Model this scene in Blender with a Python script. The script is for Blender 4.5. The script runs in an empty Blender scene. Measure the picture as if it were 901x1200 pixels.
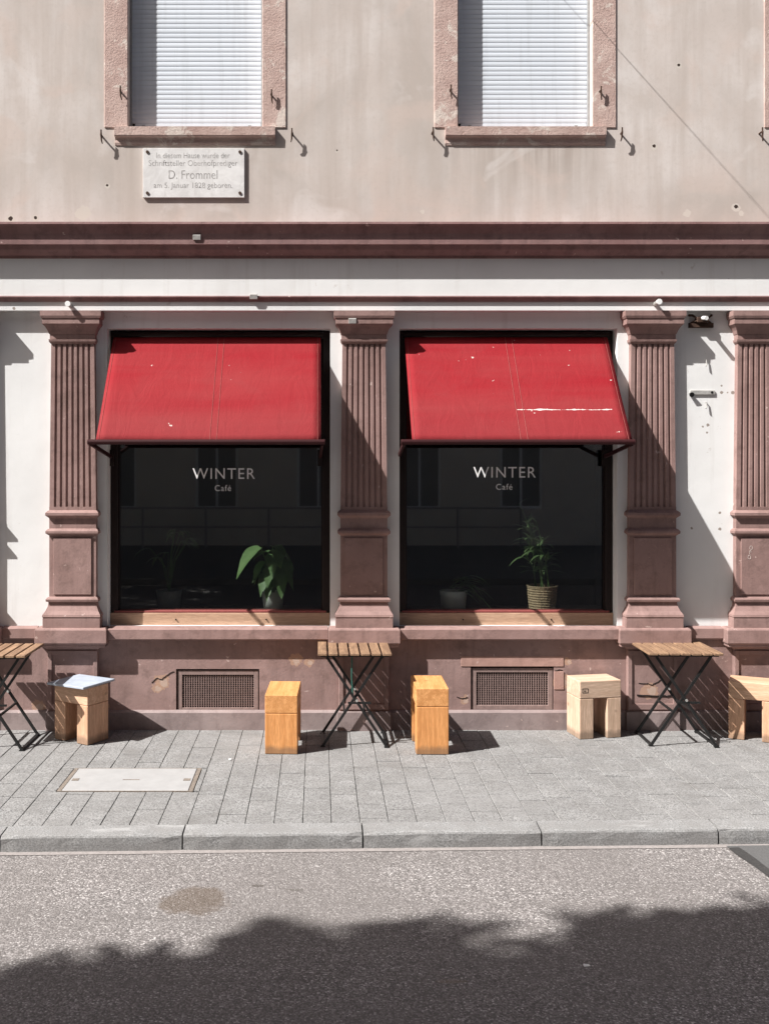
import bpy, bmesh, math, random
from mathutils import Vector, Matrix
random.seed(7)
S = bpy.context.scene
C = S.collection
R = math.radians

# ------------------------------------------------------------------ camera
F, VX, VY, H = 1170.0, 373.0, 545.0, 2.08        # focal length in photo pixels, vanishing point, eye height
cam = bpy.data.cameras.new('camera'); co = bpy.data.objects.new('camera', cam); C.objects.link(co)
cam.sensor_fit = 'VERTICAL'; cam.sensor_height = 36; cam.sensor_width = 27
cam.lens = 36 * F / 1200
cam.shift_x = (450.5 - VX) / 1200
cam.shift_y = -(600 - VY) / 1200
cam.clip_start = .05; cam.clip_end = 500
co.location = (0, 0, H); co.rotation_euler = (R(90), 0, 0)
S.camera = co

# ------------------------------------------------------------------ light
SX, SZ = 2.05, 2.40                               # per metre of depth the light moves 2.05 m right and falls 2.40 m
sdir = Vector((SX, 1, -SZ)).normalized()
w = bpy.data.worlds.new('World'); S.world = w; w.use_nodes = True
nt = w.node_tree; nt.nodes.clear()
sky = nt.nodes.new('ShaderNodeTexSky'); sky.sky_type = 'NISHITA'; sky.sun_disc = False
sky.sun_elevation = math.asin(-sdir.z)
sky.sun_rotation = math.atan2(-sdir.x, -sdir.y)
sky.air_density = .75; sky.dust_density = 4.0; sky.ozone_density = .4
bg = nt.nodes.new('ShaderNodeBackground'); bg.inputs[1].default_value = .05
wo = nt.nodes.new('ShaderNodeOutputWorld')
nt.links.new(sky.outputs[0], bg.inputs[0]); nt.links.new(bg.outputs[0], wo.inputs[0])
sl = bpy.data.lights.new('sun', 'SUN'); sl.energy = 5.0; sl.angle = R(.53); sl.color = (1, .975, .945)
so = bpy.data.objects.new('sun', sl); C.objects.link(so)
so.rotation_euler = sdir.to_track_quat('-Z', 'Y').to_euler(); so.location = (-20, -10, 25)
S.view_settings.view_transform = 'Standard'; S.view_settings.look = 'None'
S.view_settings.exposure = .97; S.view_settings.gamma = 1
S.view_settings.use_curve_mapping = False

# ------------------------------------------------------------------ measures
def X(px, D): return (px - VX) * D / F
def Z(py, D): return H + (VY - py) * D / F
Y0 = 7.88                                         # ground floor wall
YF = 7.81                                         # frieze and upper wall
YG = 8.04                                         # shop glass
XL, XR = -7.0, 8.5
ROADZ = -.095

# ------------------------------------------------------------------ materials
class NT:
    def __init__(s, name):
        s.m = bpy.data.materials.new(name); s.m.use_nodes = True
        s.t = s.m.node_tree; s.t.nodes.clear()
        s.out = s.n('ShaderNodeOutputMaterial'); s.b = s.n('ShaderNodeBsdfPrincipled')
        s.l(s.b.outputs[0], s.out.inputs[0])
        s.geo = s.n('ShaderNodeNewGeometry')
    def n(s, t, **k):
        o = s.t.nodes.new(t)
        for a, b in k.items(): setattr(o, a, b)
        return o
    def l(s, a, b): s.t.links.new(a, b)
    def pos(s): return s.geo.outputs['Position']
    def objc(s): return s.n('ShaderNodeTexCoord').outputs['Object']
    def mapped(s, src, scale=(1, 1, 1), loc=(0, 0, 0)):
        m = s.n('ShaderNodeMapping'); m.inputs['Scale'].default_value = scale; m.inputs['Location'].default_value = loc
        s.l(src, m.inputs[0]); return m.outputs[0]
    def noise(s, src, scale, detail=6, rough=.6, dist=0):
        o = s.n('ShaderNodeTexNoise'); o.inputs['Scale'].default_value = scale
        o.inputs['Detail'].default_value = detail; o.inputs['Roughness'].default_value = rough
        o.inputs['Distortion'].default_value = dist
        s.l(src, o.inputs['Vector']); return o.outputs[0]
    def ramp(s, src, stops):
        o = s.n('ShaderNodeValToRGB'); e = o.color_ramp.elements
        while len(e) < len(stops): e.new(.5)
        for i, (p, c) in enumerate(stops):
            e[i].position = p
            e[i].color = (c, c, c, 1) if isinstance(c, (int, float)) else (*c, 1)
        s.l(src, o.inputs[0]); return o.outputs[0]
    def mix(s, f, a, b, mode='MIX'):
        o = s.n('ShaderNodeMix', data_type='RGBA', blend_type=mode)
        for i, v in ((0, f), (6, a), (7, b)):
            if isinstance(v, (int, float)): o.inputs[i].default_value = v
            elif isinstance(v, tuple): o.inputs[i].default_value = (*v, 1)
            else: s.l(v, o.inputs[i])
        return o.outputs[2]
    def math(s, op, a, b=None, c=None):
        o = s.n('ShaderNodeMath', operation=op)
        for i, v in enumerate((a, b, c)):
            if v is None: continue
            if isinstance(v, (int, float)): o.inputs[i].default_value = v
            else: s.l(v, o.inputs[i])
        return o.outputs[0]
    def sep(s, src):
        o = s.n('ShaderNodeSeparateXYZ'); s.l(src, o.inputs[0]); return o.outputs
    def bump(s, h, strength=.3, dist=.01, prev=None):
        o = s.n('ShaderNodeBump'); o.inputs['Strength'].default_value = strength; o.inputs['Distance'].default_value = dist
        s.l(h, o.inputs['Height'])
        if prev is not None: s.l(prev, o.inputs['Normal'])
        s.l(o.outputs[0], s.b.inputs['Normal']); return o.outputs[0]
    def fin(s, col, rough=.8, spec=.3, metal=0):
        if isinstance(col, tuple): s.b.inputs['Base Color'].default_value = (*col, 1)
        else: s.l(col, s.b.inputs['Base Color'])
        if isinstance(rough, (int, float)): s.b.inputs['Roughness'].default_value = rough
        else: s.l(rough, s.b.inputs['Roughness'])
        s.b.inputs['Specular IOR Level'].default_value = spec; s.b.inputs['Metallic'].default_value = metal
        return s.m
    def rnd(s): return s.n('ShaderNodeObjectInfo').outputs['Random']
    def spot(s, x, z, r, wob=.6):                 # 1 inside a ragged blot at world (x, z)
        p = s.sep(s.pos())
        dx = s.math('SUBTRACT', p[0], x); dz = s.math('SUBTRACT', p[2], z)
        d = s.math('SQRT', s.math('ADD', s.math('MULTIPLY', dx, dx), s.math('MULTIPLY', dz, dz)))
        d = s.math('ADD', d, s.math('MULTIPLY', s.math('SUBTRACT', s.noise(s.pos(), 1.2 / r, 3), .5), r * wob * 2))
        return s.math('LESS_THAN', d, r)

def mat_plaster():
    n = NT('old_plaster'); p = n.pos()
    big = n.noise(p, .9, 5, .55, .4); mid = n.noise(n.mapped(p, (1, 1, .6)), 3.2, 6, .65, .3); fine = n.noise(p, 55, 5, .7)
    c = n.mix(n.ramp(big, [(.40, 0), (.60, 1)]), (.445, .395, .36), (.605, .555, .525))
    c = n.mix(n.ramp(mid, [(.42, .6), (.58, 0)]), c, (.53, .465, .425))
    streak = n.noise(n.mapped(p, (5.5, 1, .35)), 1.6, 5, .6)
    pz = n.sep(p)
    low = n.math('MULTIPLY', n.ramp(streak, [(.43, 0), (.66, 1)]), .62)
    for wx in (229, 615):                         # water stains washed down below the window sills
        cx_ = X(wx, YF); dx = n.math('ABSOLUTE', n.math('SUBTRACT', pz[0], cx_))
        inx = n.ramp(n.math('DIVIDE', dx, 1.0), [(.45, 1), (.68, 0)])
        dz = n.math('SUBTRACT', Z(165, YF), pz[2])
        inz = n.math('MULTIPLY', n.math('GREATER_THAN', dz, 0), n.ramp(dz, [(.0, 1), (.62, 0)]))
        ss = n.ramp(n.noise(n.mapped(p, (6.5, 1, .3)), 1.7, 4, .55), [(.42, 0), (.6, 1)])
        c = n.mix(n.math('MULTIPLY', n.math('MULTIPLY', inx, inz), n.math('MULTIPLY', ss, .75)), c, (.33, .275, .24))
    c = n.mix(low, c, (.45, .39, .35))
    c = n.mix(n.ramp(n.noise(p, 2.1, 4, .5, .8), [(.60, 0), (.70, .55)]), c, (.63, .59, .565))
    c = n.mix(n.ramp(n.noise(p, 1.3, 4, .55, 1.0), [(.57, 0), (.66, .5)]), c, (.55, .455, .405))
    c = n.mix(n.math('MULTIPLY', n.ramp(n.noise(p, 26, 4, .7), [(.50, 0), (.72, 1)]), .30), c, (.42, .365, .325))
    for (x, y, r) in ((98, 250, .035), (795, 77, .014), (766, 172, .016), (862, 243, .02), (868, 250, .012), (13, 257, .022),
                      (42, 256, .016), (395, 177, .008), (126, 218, .012), (805, 250, .018), (495, 248, .01)):
        dark = y not in (250, 248)
        c = n.mix(n.spot(X(x, YF), Z(y, YF), r * 1.7), c, (.55, .50, .45))
        if dark: c = n.mix(n.spot(X(x, YF), Z(y, YF) + .006, r * .8), c, (.05, .035, .03))
    n.bump(n.math('ADD', n.math('MULTIPLY', fine, .12), mid), .22, .010)
    return n.fin(c, .92, .15)

def mat_white():
    n = NT('white_wall_paint'); p = n.pos()
    big = n.noise(p, 1.4, 5, .6); fine = n.noise(p, 42, 5, .7)
    c = n.mix(n.ramp(big, [(.35, 0), (.7, 1)]), (.68, .678, .67), (.755, .753, .745))
    st = n.noise(n.mapped(p, (7, 7, .5)), 1.5, 5, .6)
    c = n.mix(n.ramp(st, [(.56, 0), (.75, .35)]), c, (.52, .49, .46))
    c = n.mix(n.ramp(n.noise(p, 9, 5, .7), [(.66, 0), (.72, .6)]), c, (.5, .46, .42))
    for (x, y, r) in ((845, 460, .012), (858, 460, .014), (852, 460, .006), (829, 498, .012), (823, 500, .008), (845, 452, .008), (843, 601, .01), (843, 620, .012),
                      (810, 619, .009), (828, 507, .008), (20, 363, .012), (52, 290, .01)):
        c = n.mix(n.spot(X(x, Y0), Z(y, Y0), r), c, (.3, .26, .23))
    n.bump(n.math('ADD', n.math('MULTIPLY', fine, .35), n.math('MULTIPLY', n.noise(p, 6, 4), 1.5)), .22, .007)
    return n.fin(c, .85, .2)

def mat_stone_paint(name='painted_sandstone', a=(.25, .157, .141), b=(.315, .205, .186), dirt=(.15, .094, .082)):
    n = NT(name); p = n.pos()
    big = n.noise(p, 2.2, 5, .6, .3); fine = n.noise(p, 70, 5, .7)
    c = n.mix(n.ramp(big, [(.35, 0), (.68, 1)]), a, b)
    c = n.mix(n.ramp(n.noise(p, 8, 6, .7), [(.50, 0), (.70, .65)]), c, dirt)
    c = n.mix(n.ramp(n.noise(n.mapped(p, (9, 9, .8)), 1.6, 5, .65), [(.52, 0), (.72, .45)]), c, dirt)
    c = n.mix(n.ramp(n.noise(p, 4.3, 5, .65, .8), [(.60, 0), (.68, .32)]), c, tuple(min(1, v * 1.25) for v in b))
    c = n.mix(n.ramp(n.noise(p, 19, 4, .6), [(.69, 0), (.72, .7)]), c, (.55, .43, .39))
    if name == 'painted_plinth':
        for (x, y, r) in ((190, 799, .06), (184, 806, .04), (346, 774, .05), (362, 776, .035), (544, 820, .035), (657, 798, .06), (665, 775, .03), (120, 830, .05), (760, 808, .06), (45, 828, .05)):
            c = n.mix(n.math('MULTIPLY', n.spot(X(x, 7.86), Z(y, 7.86), r, .9), .75), c, (.43, .27, .19))
            c = n.mix(n.math('MULTIPLY', n.spot(X(x, 7.86) + .01, Z(y, 7.86) - .008, r * .55, 1.2), .7), c, (.47, .36, .30))
    n.bump(n.math('ADD', fine, n.math('MULTIPLY', n.noise(p, 12, 4), 1.5)), .3, .006)
    return n.fin(c, .72, .3)

def mat_rough_stone():
    n = NT('bare_sandstone'); p = n.pos()
    v = n.noise(p, 60, 6, .75); big = n.noise(p, 5, 5, .65)
    c = n.mix(n.ramp(big, [(.35, 0), (.65, 1)]), (.43, .305, .27), (.54, .41, .365))
    c = n.mix(n.ramp(v, [(.30, .7), (.45, 0)]), c, (.22, .13, .1))
    c = n.mix(n.ramp(n.noise(p, 7, 6, .7, .5), [(.57, 0), (.61, .85)]), c, (.64, .56, .50))
    n.bump(n.math('ADD', v, big), .6, .012)
    return n.fin(c, .9, .15)

def mat_plain(name, col, rough=.6, spec=.4, metal=0, var=.15, scale=30, bump=.1):
    n = NT(name); p = n.objc()
    f = n.noise(p, scale, 5, .65)
    c = n.mix(n.ramp(f, [(.3, 0), (.7, 1)]), tuple(v * (1 - var) for v in col), tuple(min(1, v * (1 + var)) for v in col))
    if bump: n.bump(f, bump, .004)
    return n.fin(c, rough, spec, metal)

def mat_canopy():
    n = NT('red_canvas'); p = n.pos(); g = n.n('ShaderNodeTexCoord').outputs['Object']
    q = n.sep(p)
    band = n.noise(n.mapped(p, (.25, 2.2, 2.2)), 1.6, 4, .55, .3)
    c = n.mix(n.ramp(band, [(.34, 0), (.66, 1)]), (.235, .013, .019), (.245, .030, .033))
    c = n.mix(n.ramp(n.noise(p, 3.0, 5, .6, .6), [(.5, 0), (.8, .4)]), c, (.225, .042, .043))
    # lower third bleached and dusty
    lowf = n.math('MULTIPLY', n.math('SUBTRACT', 2.66, q[2]), 2.4)
    lowf = n.math('MINIMUM', n.math('MAXIMUM', lowf, 0), 1)
    c = n.mix(n.math('MULTIPLY', lowf, .5), c, (.178, .036, .038))
    # flaked paint specks and one scuffed crease on the right-hand awning
    sp = n.ramp(n.noise(p, 17, 3, .5), [(.735, 0), (.75, 1)])
    c = n.mix(n.math('MULTIPLY', sp, n.math('GREATER_THAN', q[0], -1.4)), c, (.5, .42, .38))
    zline = n.math('ADD', Z(480, 7.5), n.math('MULTIPLY', n.math('SUBTRACT', n.noise(p, 8, 2), .5), .012))
    d = n.math('ABSOLUTE', n.math('SUBTRACT', q[2], zline))
    inl = n.math('MULTIPLY', n.math('GREATER_THAN', q[0], X(606, 7.5)), n.math('LESS_THAN', q[0], X(717, 7.5)))
    ln = n.math('LESS_THAN', d, n.math('MULTIPLY', n.math('SUBTRACT', n.noise(n.mapped(p, (1, .2, .2)), 11, 4, .7), .42), .032))
    c = n.mix(n.math('MULTIPLY', inl, ln), c, (.55, .5, .47))
    wv = n.noise(p, 420, 2, .5)
    n.bump(n.math('ADD', n.math('MULTIPLY', wv, .2), n.math('ADD', band, n.math('MULTIPLY', n.noise(n.mapped(p, (2.5, 1, 1), (3, 0, 0)), 3, 4, .6, 1.2), 1.6))), .35, .012)
    m = n.fin(c, .85, .08)
    return m

def mat_wood(name, base, dark, axis, scale=1.0, rough=.55):
    n = NT(name); p = n.objc(); r = n.rnd()
    sh = n.n('ShaderNodeVectorMath', operation='ADD')
    cb = n.n('ShaderNodeCombineXYZ')
    for i in range(3): n.l(n.math('MULTIPLY', r, 37.0 + 11 * i), cb.inputs[i])
    n.l(p, sh.inputs[0]); n.l(cb.outputs[0], sh.inputs[1]); p = sh.outputs[0]
    sc = [16 * scale] * 3; sc[axis] = 1.3 * scale
    g = n.noise(n.mapped(p, tuple(sc)), 1.8, 6, .65, .5)
    fine = n.noise(n.mapped(p, tuple(v * 6 for v in sc)), 2, 4, .6)
    c = n.mix(n.ramp(g, [(.40, 0), (.60, 1)]), tuple(v * .86 for v in dark), base)
    c = n.mix(n.ramp(fine, [(.42, .5), (.58, 0)]), c, tuple(v * .6 for v in dark))
    kn = n.n('ShaderNodeTexVoronoi'); kn.inputs['Scale'].default_value = 5.5 * scale; n.l(p, kn.inputs['Vector'])
    c = n.mix(n.ramp(kn.outputs['Distance'], [(.05, .8), (.11, 0)]), c, tuple(v * .35 for v in dark))
    c = n.mix(n.math('MULTIPLY', r, .25), c, dark)
    if axis == 2:                                 # scuffed, dirty feet
        hz = n.math('ADD', n.sep(n.objc())[2], n.math('MULTIPLY', n.noise(p, 14, 4, .7), -.07))
        c = n.mix(n.ramp(hz, [(.0, .6), (.035, 0)]), c, (.12, .09, .065))
    c = n.mix(n.ramp(n.noise(p, 4, 5, .65), [(.55, 0), (.72, .3)]), c, tuple(v * .62 for v in dark))
    n.bump(fine, .12, .002)
    return n.fin(c, rough, .35)

def mat_paver():
    n = NT('concrete_paver'); p = n.pos(); r = n.rnd()
    wn = n.n('ShaderNodeTexVoronoi'); wn.inputs['Scale'].default_value = 150; n.l(p, wn.inputs['Vector'])
    f = n.math('ADD', n.math('MULTIPLY', n.noise(p, 90, 3, .8), .6), n.math('MULTIPLY', n.sep(wn.outputs['Color'])[1], .4)); m = n.noise(p, 5, 5, .6); big = n.noise(p, .9, 4, .6)
    c = n.mix(r, (.222, .219, .215), (.262, .258, .253))
    c = n.mix(n.ramp(f, [(.33, .75), (.50, 0)]), c, (.085, .083, .082))
    c = n.mix(n.ramp(f, [(.55, 0), (.70, .7)]), c, (.34, .335, .33))
    c = n.mix(n.ramp(m, [(.42, .35), (.62, 0)]), c, (.148, .142, .136))
    c = n.mix(n.ramp(big, [(.5, 0), (.7, .45)]), c, (.235, .23, .226))
    c = n.mix(n.ramp(n.noise(p, 1.7, 4, .6, 1), [(.58, 0), (.68, .4)]), c, (.145, .138, .131))
    n.bump(f, .35, .003)
    return n.fin(c, .9, .2)

def mat_kerb():
    n = NT('kerb_concrete'); p = n.pos()
    f = n.noise(p, 110, 4, .8); m = n.noise(p, 6, 5, .6)
    c = n.mix(n.ramp(f, [(.36, 0), (.64, 1)]), (.13, .129, .127), (.36, .356, .352))
    c = n.mix(n.ramp(m, [(.42, .4), (.6, 0)]), c, (.19, .182, .175))
    c = n.mix(n.ramp(n.noise(n.mapped(p, (1, 3, 3)), 3, 4, .6), [(.58, 0), (.68, .55)]), c, (.38, .376, .372))
    n.bump(f, .5, .005)
    return n.fin(c, .9, .2)

def mat_road():
    n = NT('worn_asphalt'); p = n.pos(); q = n.sep(p)
    v = n.n('ShaderNodeTexVoronoi'); v.inputs['Scale'].default_value = 120; n.l(p, v.inputs['Vector'])
    vc = n.sep(v.outputs['Color'])
    f = n.noise(p, 60, 5, .75); big = n.noise(p, 1.1, 5, .6, .3)
    c = n.ramp(vc[0], [(0, (.10, .092, .088)), (.35, (.19, .174, .168)), (.7, (.285, .262, .254)), (.9, (.37, .345, .336)), (1, (.60, .57, .55))])
    c = n.mix(n.ramp(v.outputs['Distance'], [(.45, 0), (.75, .7)]), c, (.11, .10, .095))
    c = n.mix(n.ramp(f, [(.36, .6), (.5, 0)]), c, (.12, .11, .105))
    c = n.mix(n.ramp(big, [(.38, .5), (.6, 0)]), c, (.16, .145, .138))
    c = n.mix(n.ramp(n.noise(n.mapped(p, (.25, 2.2, 1)), 2.0, 5, .6, .4), [(.5, 0), (.7, .35)]), c, (.14, .127, .12))
    # brown spill on the carriageway
    def blot(x, y, rx, ry, wob):
        D = (H - ROADZ) * F / (y - VY)
        dx = n.math('DIVIDE', n.math('SUBTRACT', q[0], X(x, D)), rx); dy = n.math('DIVIDE', n.math('SUBTRACT', q[1], D), ry)
        d = n.math('ADD', n.math('MULTIPLY', dx, dx), n.math('MULTIPLY', dy, dy))
        d = n.math('ADD', d, n.math('MULTIPLY', n.math('SUBTRACT', n.noise(p, 7, 4, .7), .5), wob))
        return n.ramp(d, [(.5, 1), (.98, 0)])
    c = n.mix(n.math('MULTIPLY', blot(229, 1056, .185, .18, 2.2), .62), c, (.10, .073, .052))
    c = n.mix(n.math('MULTIPLY', blot(302, 1038, .04, .02, .8), .6), c, (.06, .05, .042))
    c = n.mix(n.math('MULTIPLY', blot(345, 1043, .05, .02, .8), .4), c, (.07, .06, .05))
    c = n.mix(n.math('MULTIPLY', blot(530, 1150, .08, .02, .8), .5), c, (.2, .16, .13))
    n.bump(n.math('ADD', n.math('MULTIPLY', v.outputs['Distance'], -.6), f), .6, .007)
    return n.fin(c, .88, .25)

def mat_glass():
    n = NT('window_glass'); n.t.nodes.remove(n.b)
    lw = n.n('ShaderNodeLayerWeight'); lw.inputs['Blend'].default_value = .5
    f = n.math('ADD', .125, n.math('MULTIPLY', n.math('POWER', lw.outputs['Facing'], 5), .9))
    tr = n.n('ShaderNodeBsdfTransparent'); tr.inputs[0].default_value = (.86, .89, .875, 1)
    gl = n.n('ShaderNodeBsdfGlossy'); gl.inputs['Roughness'].default_value = .015
    mx = n.n('ShaderNodeMixShader'); n.l(f, mx.inputs[0]); n.l(tr.outputs[0], mx.inputs[1]); n.l(gl.outputs[0], mx.inputs[2])
    n.l(mx.outputs[0], n.out.inputs[0]); return n.m

def mat_leaf(name, a, b, trans=.25):
    n = NT(name); p = n.objc()
    c = n.mix(n.ramp(n.noise(p, 6, 4, .6), [(.35, 0), (.65, 1)]), a, b)
    n.fin(c, .5, .4)
    t = n.n('ShaderNodeBsdfTranslucent'); n.l(c, t.inputs[0])
    mx = n.n('ShaderNodeMixShader'); mx.inputs[0].default_value = trans
    n.l(n.b.outputs[0], mx.inputs[1]); n.l(t.outputs[0], mx.inputs[2]); n.l(mx.outputs[0], n.out.inputs[0])
    return n.m

def mat_marble():
    n = NT('plaque_marble'); p = n.pos()
    c = n.mix(n.ramp(n.noise(p, 7, 6, .65, .8), [(.4, 0), (.65, 1)]), (.58, .565, .555), (.70, .69, .68))
    c = n.mix(n.ramp(n.noise(n.mapped(p, (6, 6, 1)), 6, 5, .7), [(.58, 0), (.75, .5)]), c, (.36, .33, .30))
    n.bump(n.noise(p, 60, 4), .15, .003)
    return n.fin(c, .6, .35)

def mat_shutter():
    n = NT('roller_shutter'); p = n.pos(); q = n.sep(p)
    c = n.mix(n.rnd(), (.60, .64, .69), (.64, .68, .73))
    st = n.ramp(n.noise(n.mapped(p, (9, 1, .5)), 2.2, 5, .6), [(.5, 0), (.75, .4)])
    c = n.mix(st, c, (.42, .44, .46))
    c = n.mix(n.ramp(n.noise(p, 30, 4, .7), [(.66, 0), (.72, .4)]), c, (.4, .4, .4))
    return n.fin(c, .45, .4)

M = dict(
    plaster=mat_plaster(), white=mat_white(), pil=mat_stone_paint(), stone=mat_rough_stone(),
    trim=mat_stone_paint('painted_cornice', (.21, .118, .112), (.27, .165, .158), (.12, .07, .065)),
    plinth=mat_stone_paint('painted_plinth', (.245, .158, .143), (.32, .214, .196), (.16, .104, .092)),
    footing=mat_stone_paint('footing_render', (.22, .17, .165), (.3, .24, .23), (.16, .12, .115)),
    bare=mat_stone_paint('exposed_stone', (.34, .20, .165), (.42, .26, .22), (.25, .15, .125)),
    frame=mat_plain('dark_window_frame', (.016, .009, .008), .5, .3),
    board=mat_wood('sill_board_wood', (.50, .325, .225), (.43, .265, .175), 0, .8),
    redwood=mat_plain('oxblood_bead', (.22, .055, .05), .5),
    canvas=mat_canopy(), seam=mat_plain('seam_thread', (.30, .085, .075), .8),
    maroon=mat_plain('maroon_rail', (.035, .009, .010), .55, .2),
    blackmetal=mat_plain('black_steel', (.012, .012, .012), .45, .4),
    iron=mat_plain('rusty_iron', (.06, .036, .026), .85, .2, 0, .4),
    galv=mat_plain('dull_zinc', (.42, .41, .39), .6, .4, .3, .25),
    ochre=mat_wood('honey_pine', (.76, .37, .145), (.64, .275, .09), 2),
    pale=mat_wood('pale_pine', (.68, .49, .365), (.60, .41, .29), 2),
    orange=mat_wood('warm_pine', (.68, .42, .275), (.58, .335, .205), 2),
    ochre_s=mat_wood('honey_pine_seat', (.76, .385, .155), (.62, .28, .095), 0),
    pale_s=mat_wood('pale_pine_seat', (.69, .505, .38), (.61, .42, .30), 0),
    orange_s=mat_wood('warm_pine_seat', (.70, .455, .31), (.60, .36, .225), 0),
    acacia=mat_wood('weathered_acacia', (.36, .225, .135), (.22, .13, .08), 1, 1.2, .7),
    slate=mat_plain('blue_grey_slab', (.36, .40, .46), .5, .4, 0, .15, 12),
    paver=mat_paver(), kerb=mat_kerb(), road=mat_road(),
    joint=mat_plain('joint_sand', (.10, .092, .085), .95, .1, 0, .5, 90),
    patch=mat_plain('dark_asphalt_patch', (.105, .103, .102), .85, .25, 0, .25, 140, .4),
    tar=mat_plain('tar_seam', (.045, .043, .042), .6, .35, 0, .4, 90, .4),
    soil=mat_plain('bare_soil', (.09, .08, .07), .95, .1, 0, .3, 4),
    cover=mat_plain('painted_steel_cover', (.34, .337, .335), .5, .4, 0, .08, 9),
    rust=mat_plain('rusted_rim', (.19, .16, .135), .9, .2, 0, .4, 60),
    glass=mat_glass(), letter=mat_plain('white_vinyl', (.78, .78, .77), .5, .3, 0, .02),
    marble=mat_marble(), engrave=mat_plain('worn_engraving', (.33, .315, .305), .8, .2, 0, .6, 22),
    shutter=mat_shutter(), grey=mat_plain('grey_plastic', (.30, .30, .30), .6),
    grille=mat_plain('painted_grille', (.24, .17, .155), .7, .3, 0, .2),
    void=mat_plain('near_black', (.02, .016, .015), .9, .1),  # plain near-black for backings, cores, cracks and the burnt mark
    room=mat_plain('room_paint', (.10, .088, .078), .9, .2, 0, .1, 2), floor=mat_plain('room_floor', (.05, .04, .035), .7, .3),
    leaf_a=mat_leaf('broad_leaf', (.13, .23, .08), (.22, .34, .14)), leaf_b=mat_leaf('palm_leaf', (.08, .14, .045), (.16, .23, .10)),
    pot=mat_plain('white_ceramic', (.62, .62, .60), .35, .5, 0, .04), basket=mat_plain('woven_rattan', (.40, .29, .19), .85, .2, 0, .5, 70, .8),
    dirt=mat_plain('potting_soil', (.03, .022, .016), .95),
    bark=mat_plain('plane_bark', (.16, .13, .10), .9, .1, 0, .35, 6, .5), tree=mat_plain('street_tree_leaf', (.055, .10, .03), .6, .3, 0, .35, 3, 0),
    farpane=mat_plain('far_pane', (.24, .235, .23), .3, .5), far=mat_plain('far_render', (.70, .64, .56), .9, .1, 0, .08, 1.5), roof=mat_plain('far_tiles', (.18, .08, .06), .9, .1),
)

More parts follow.
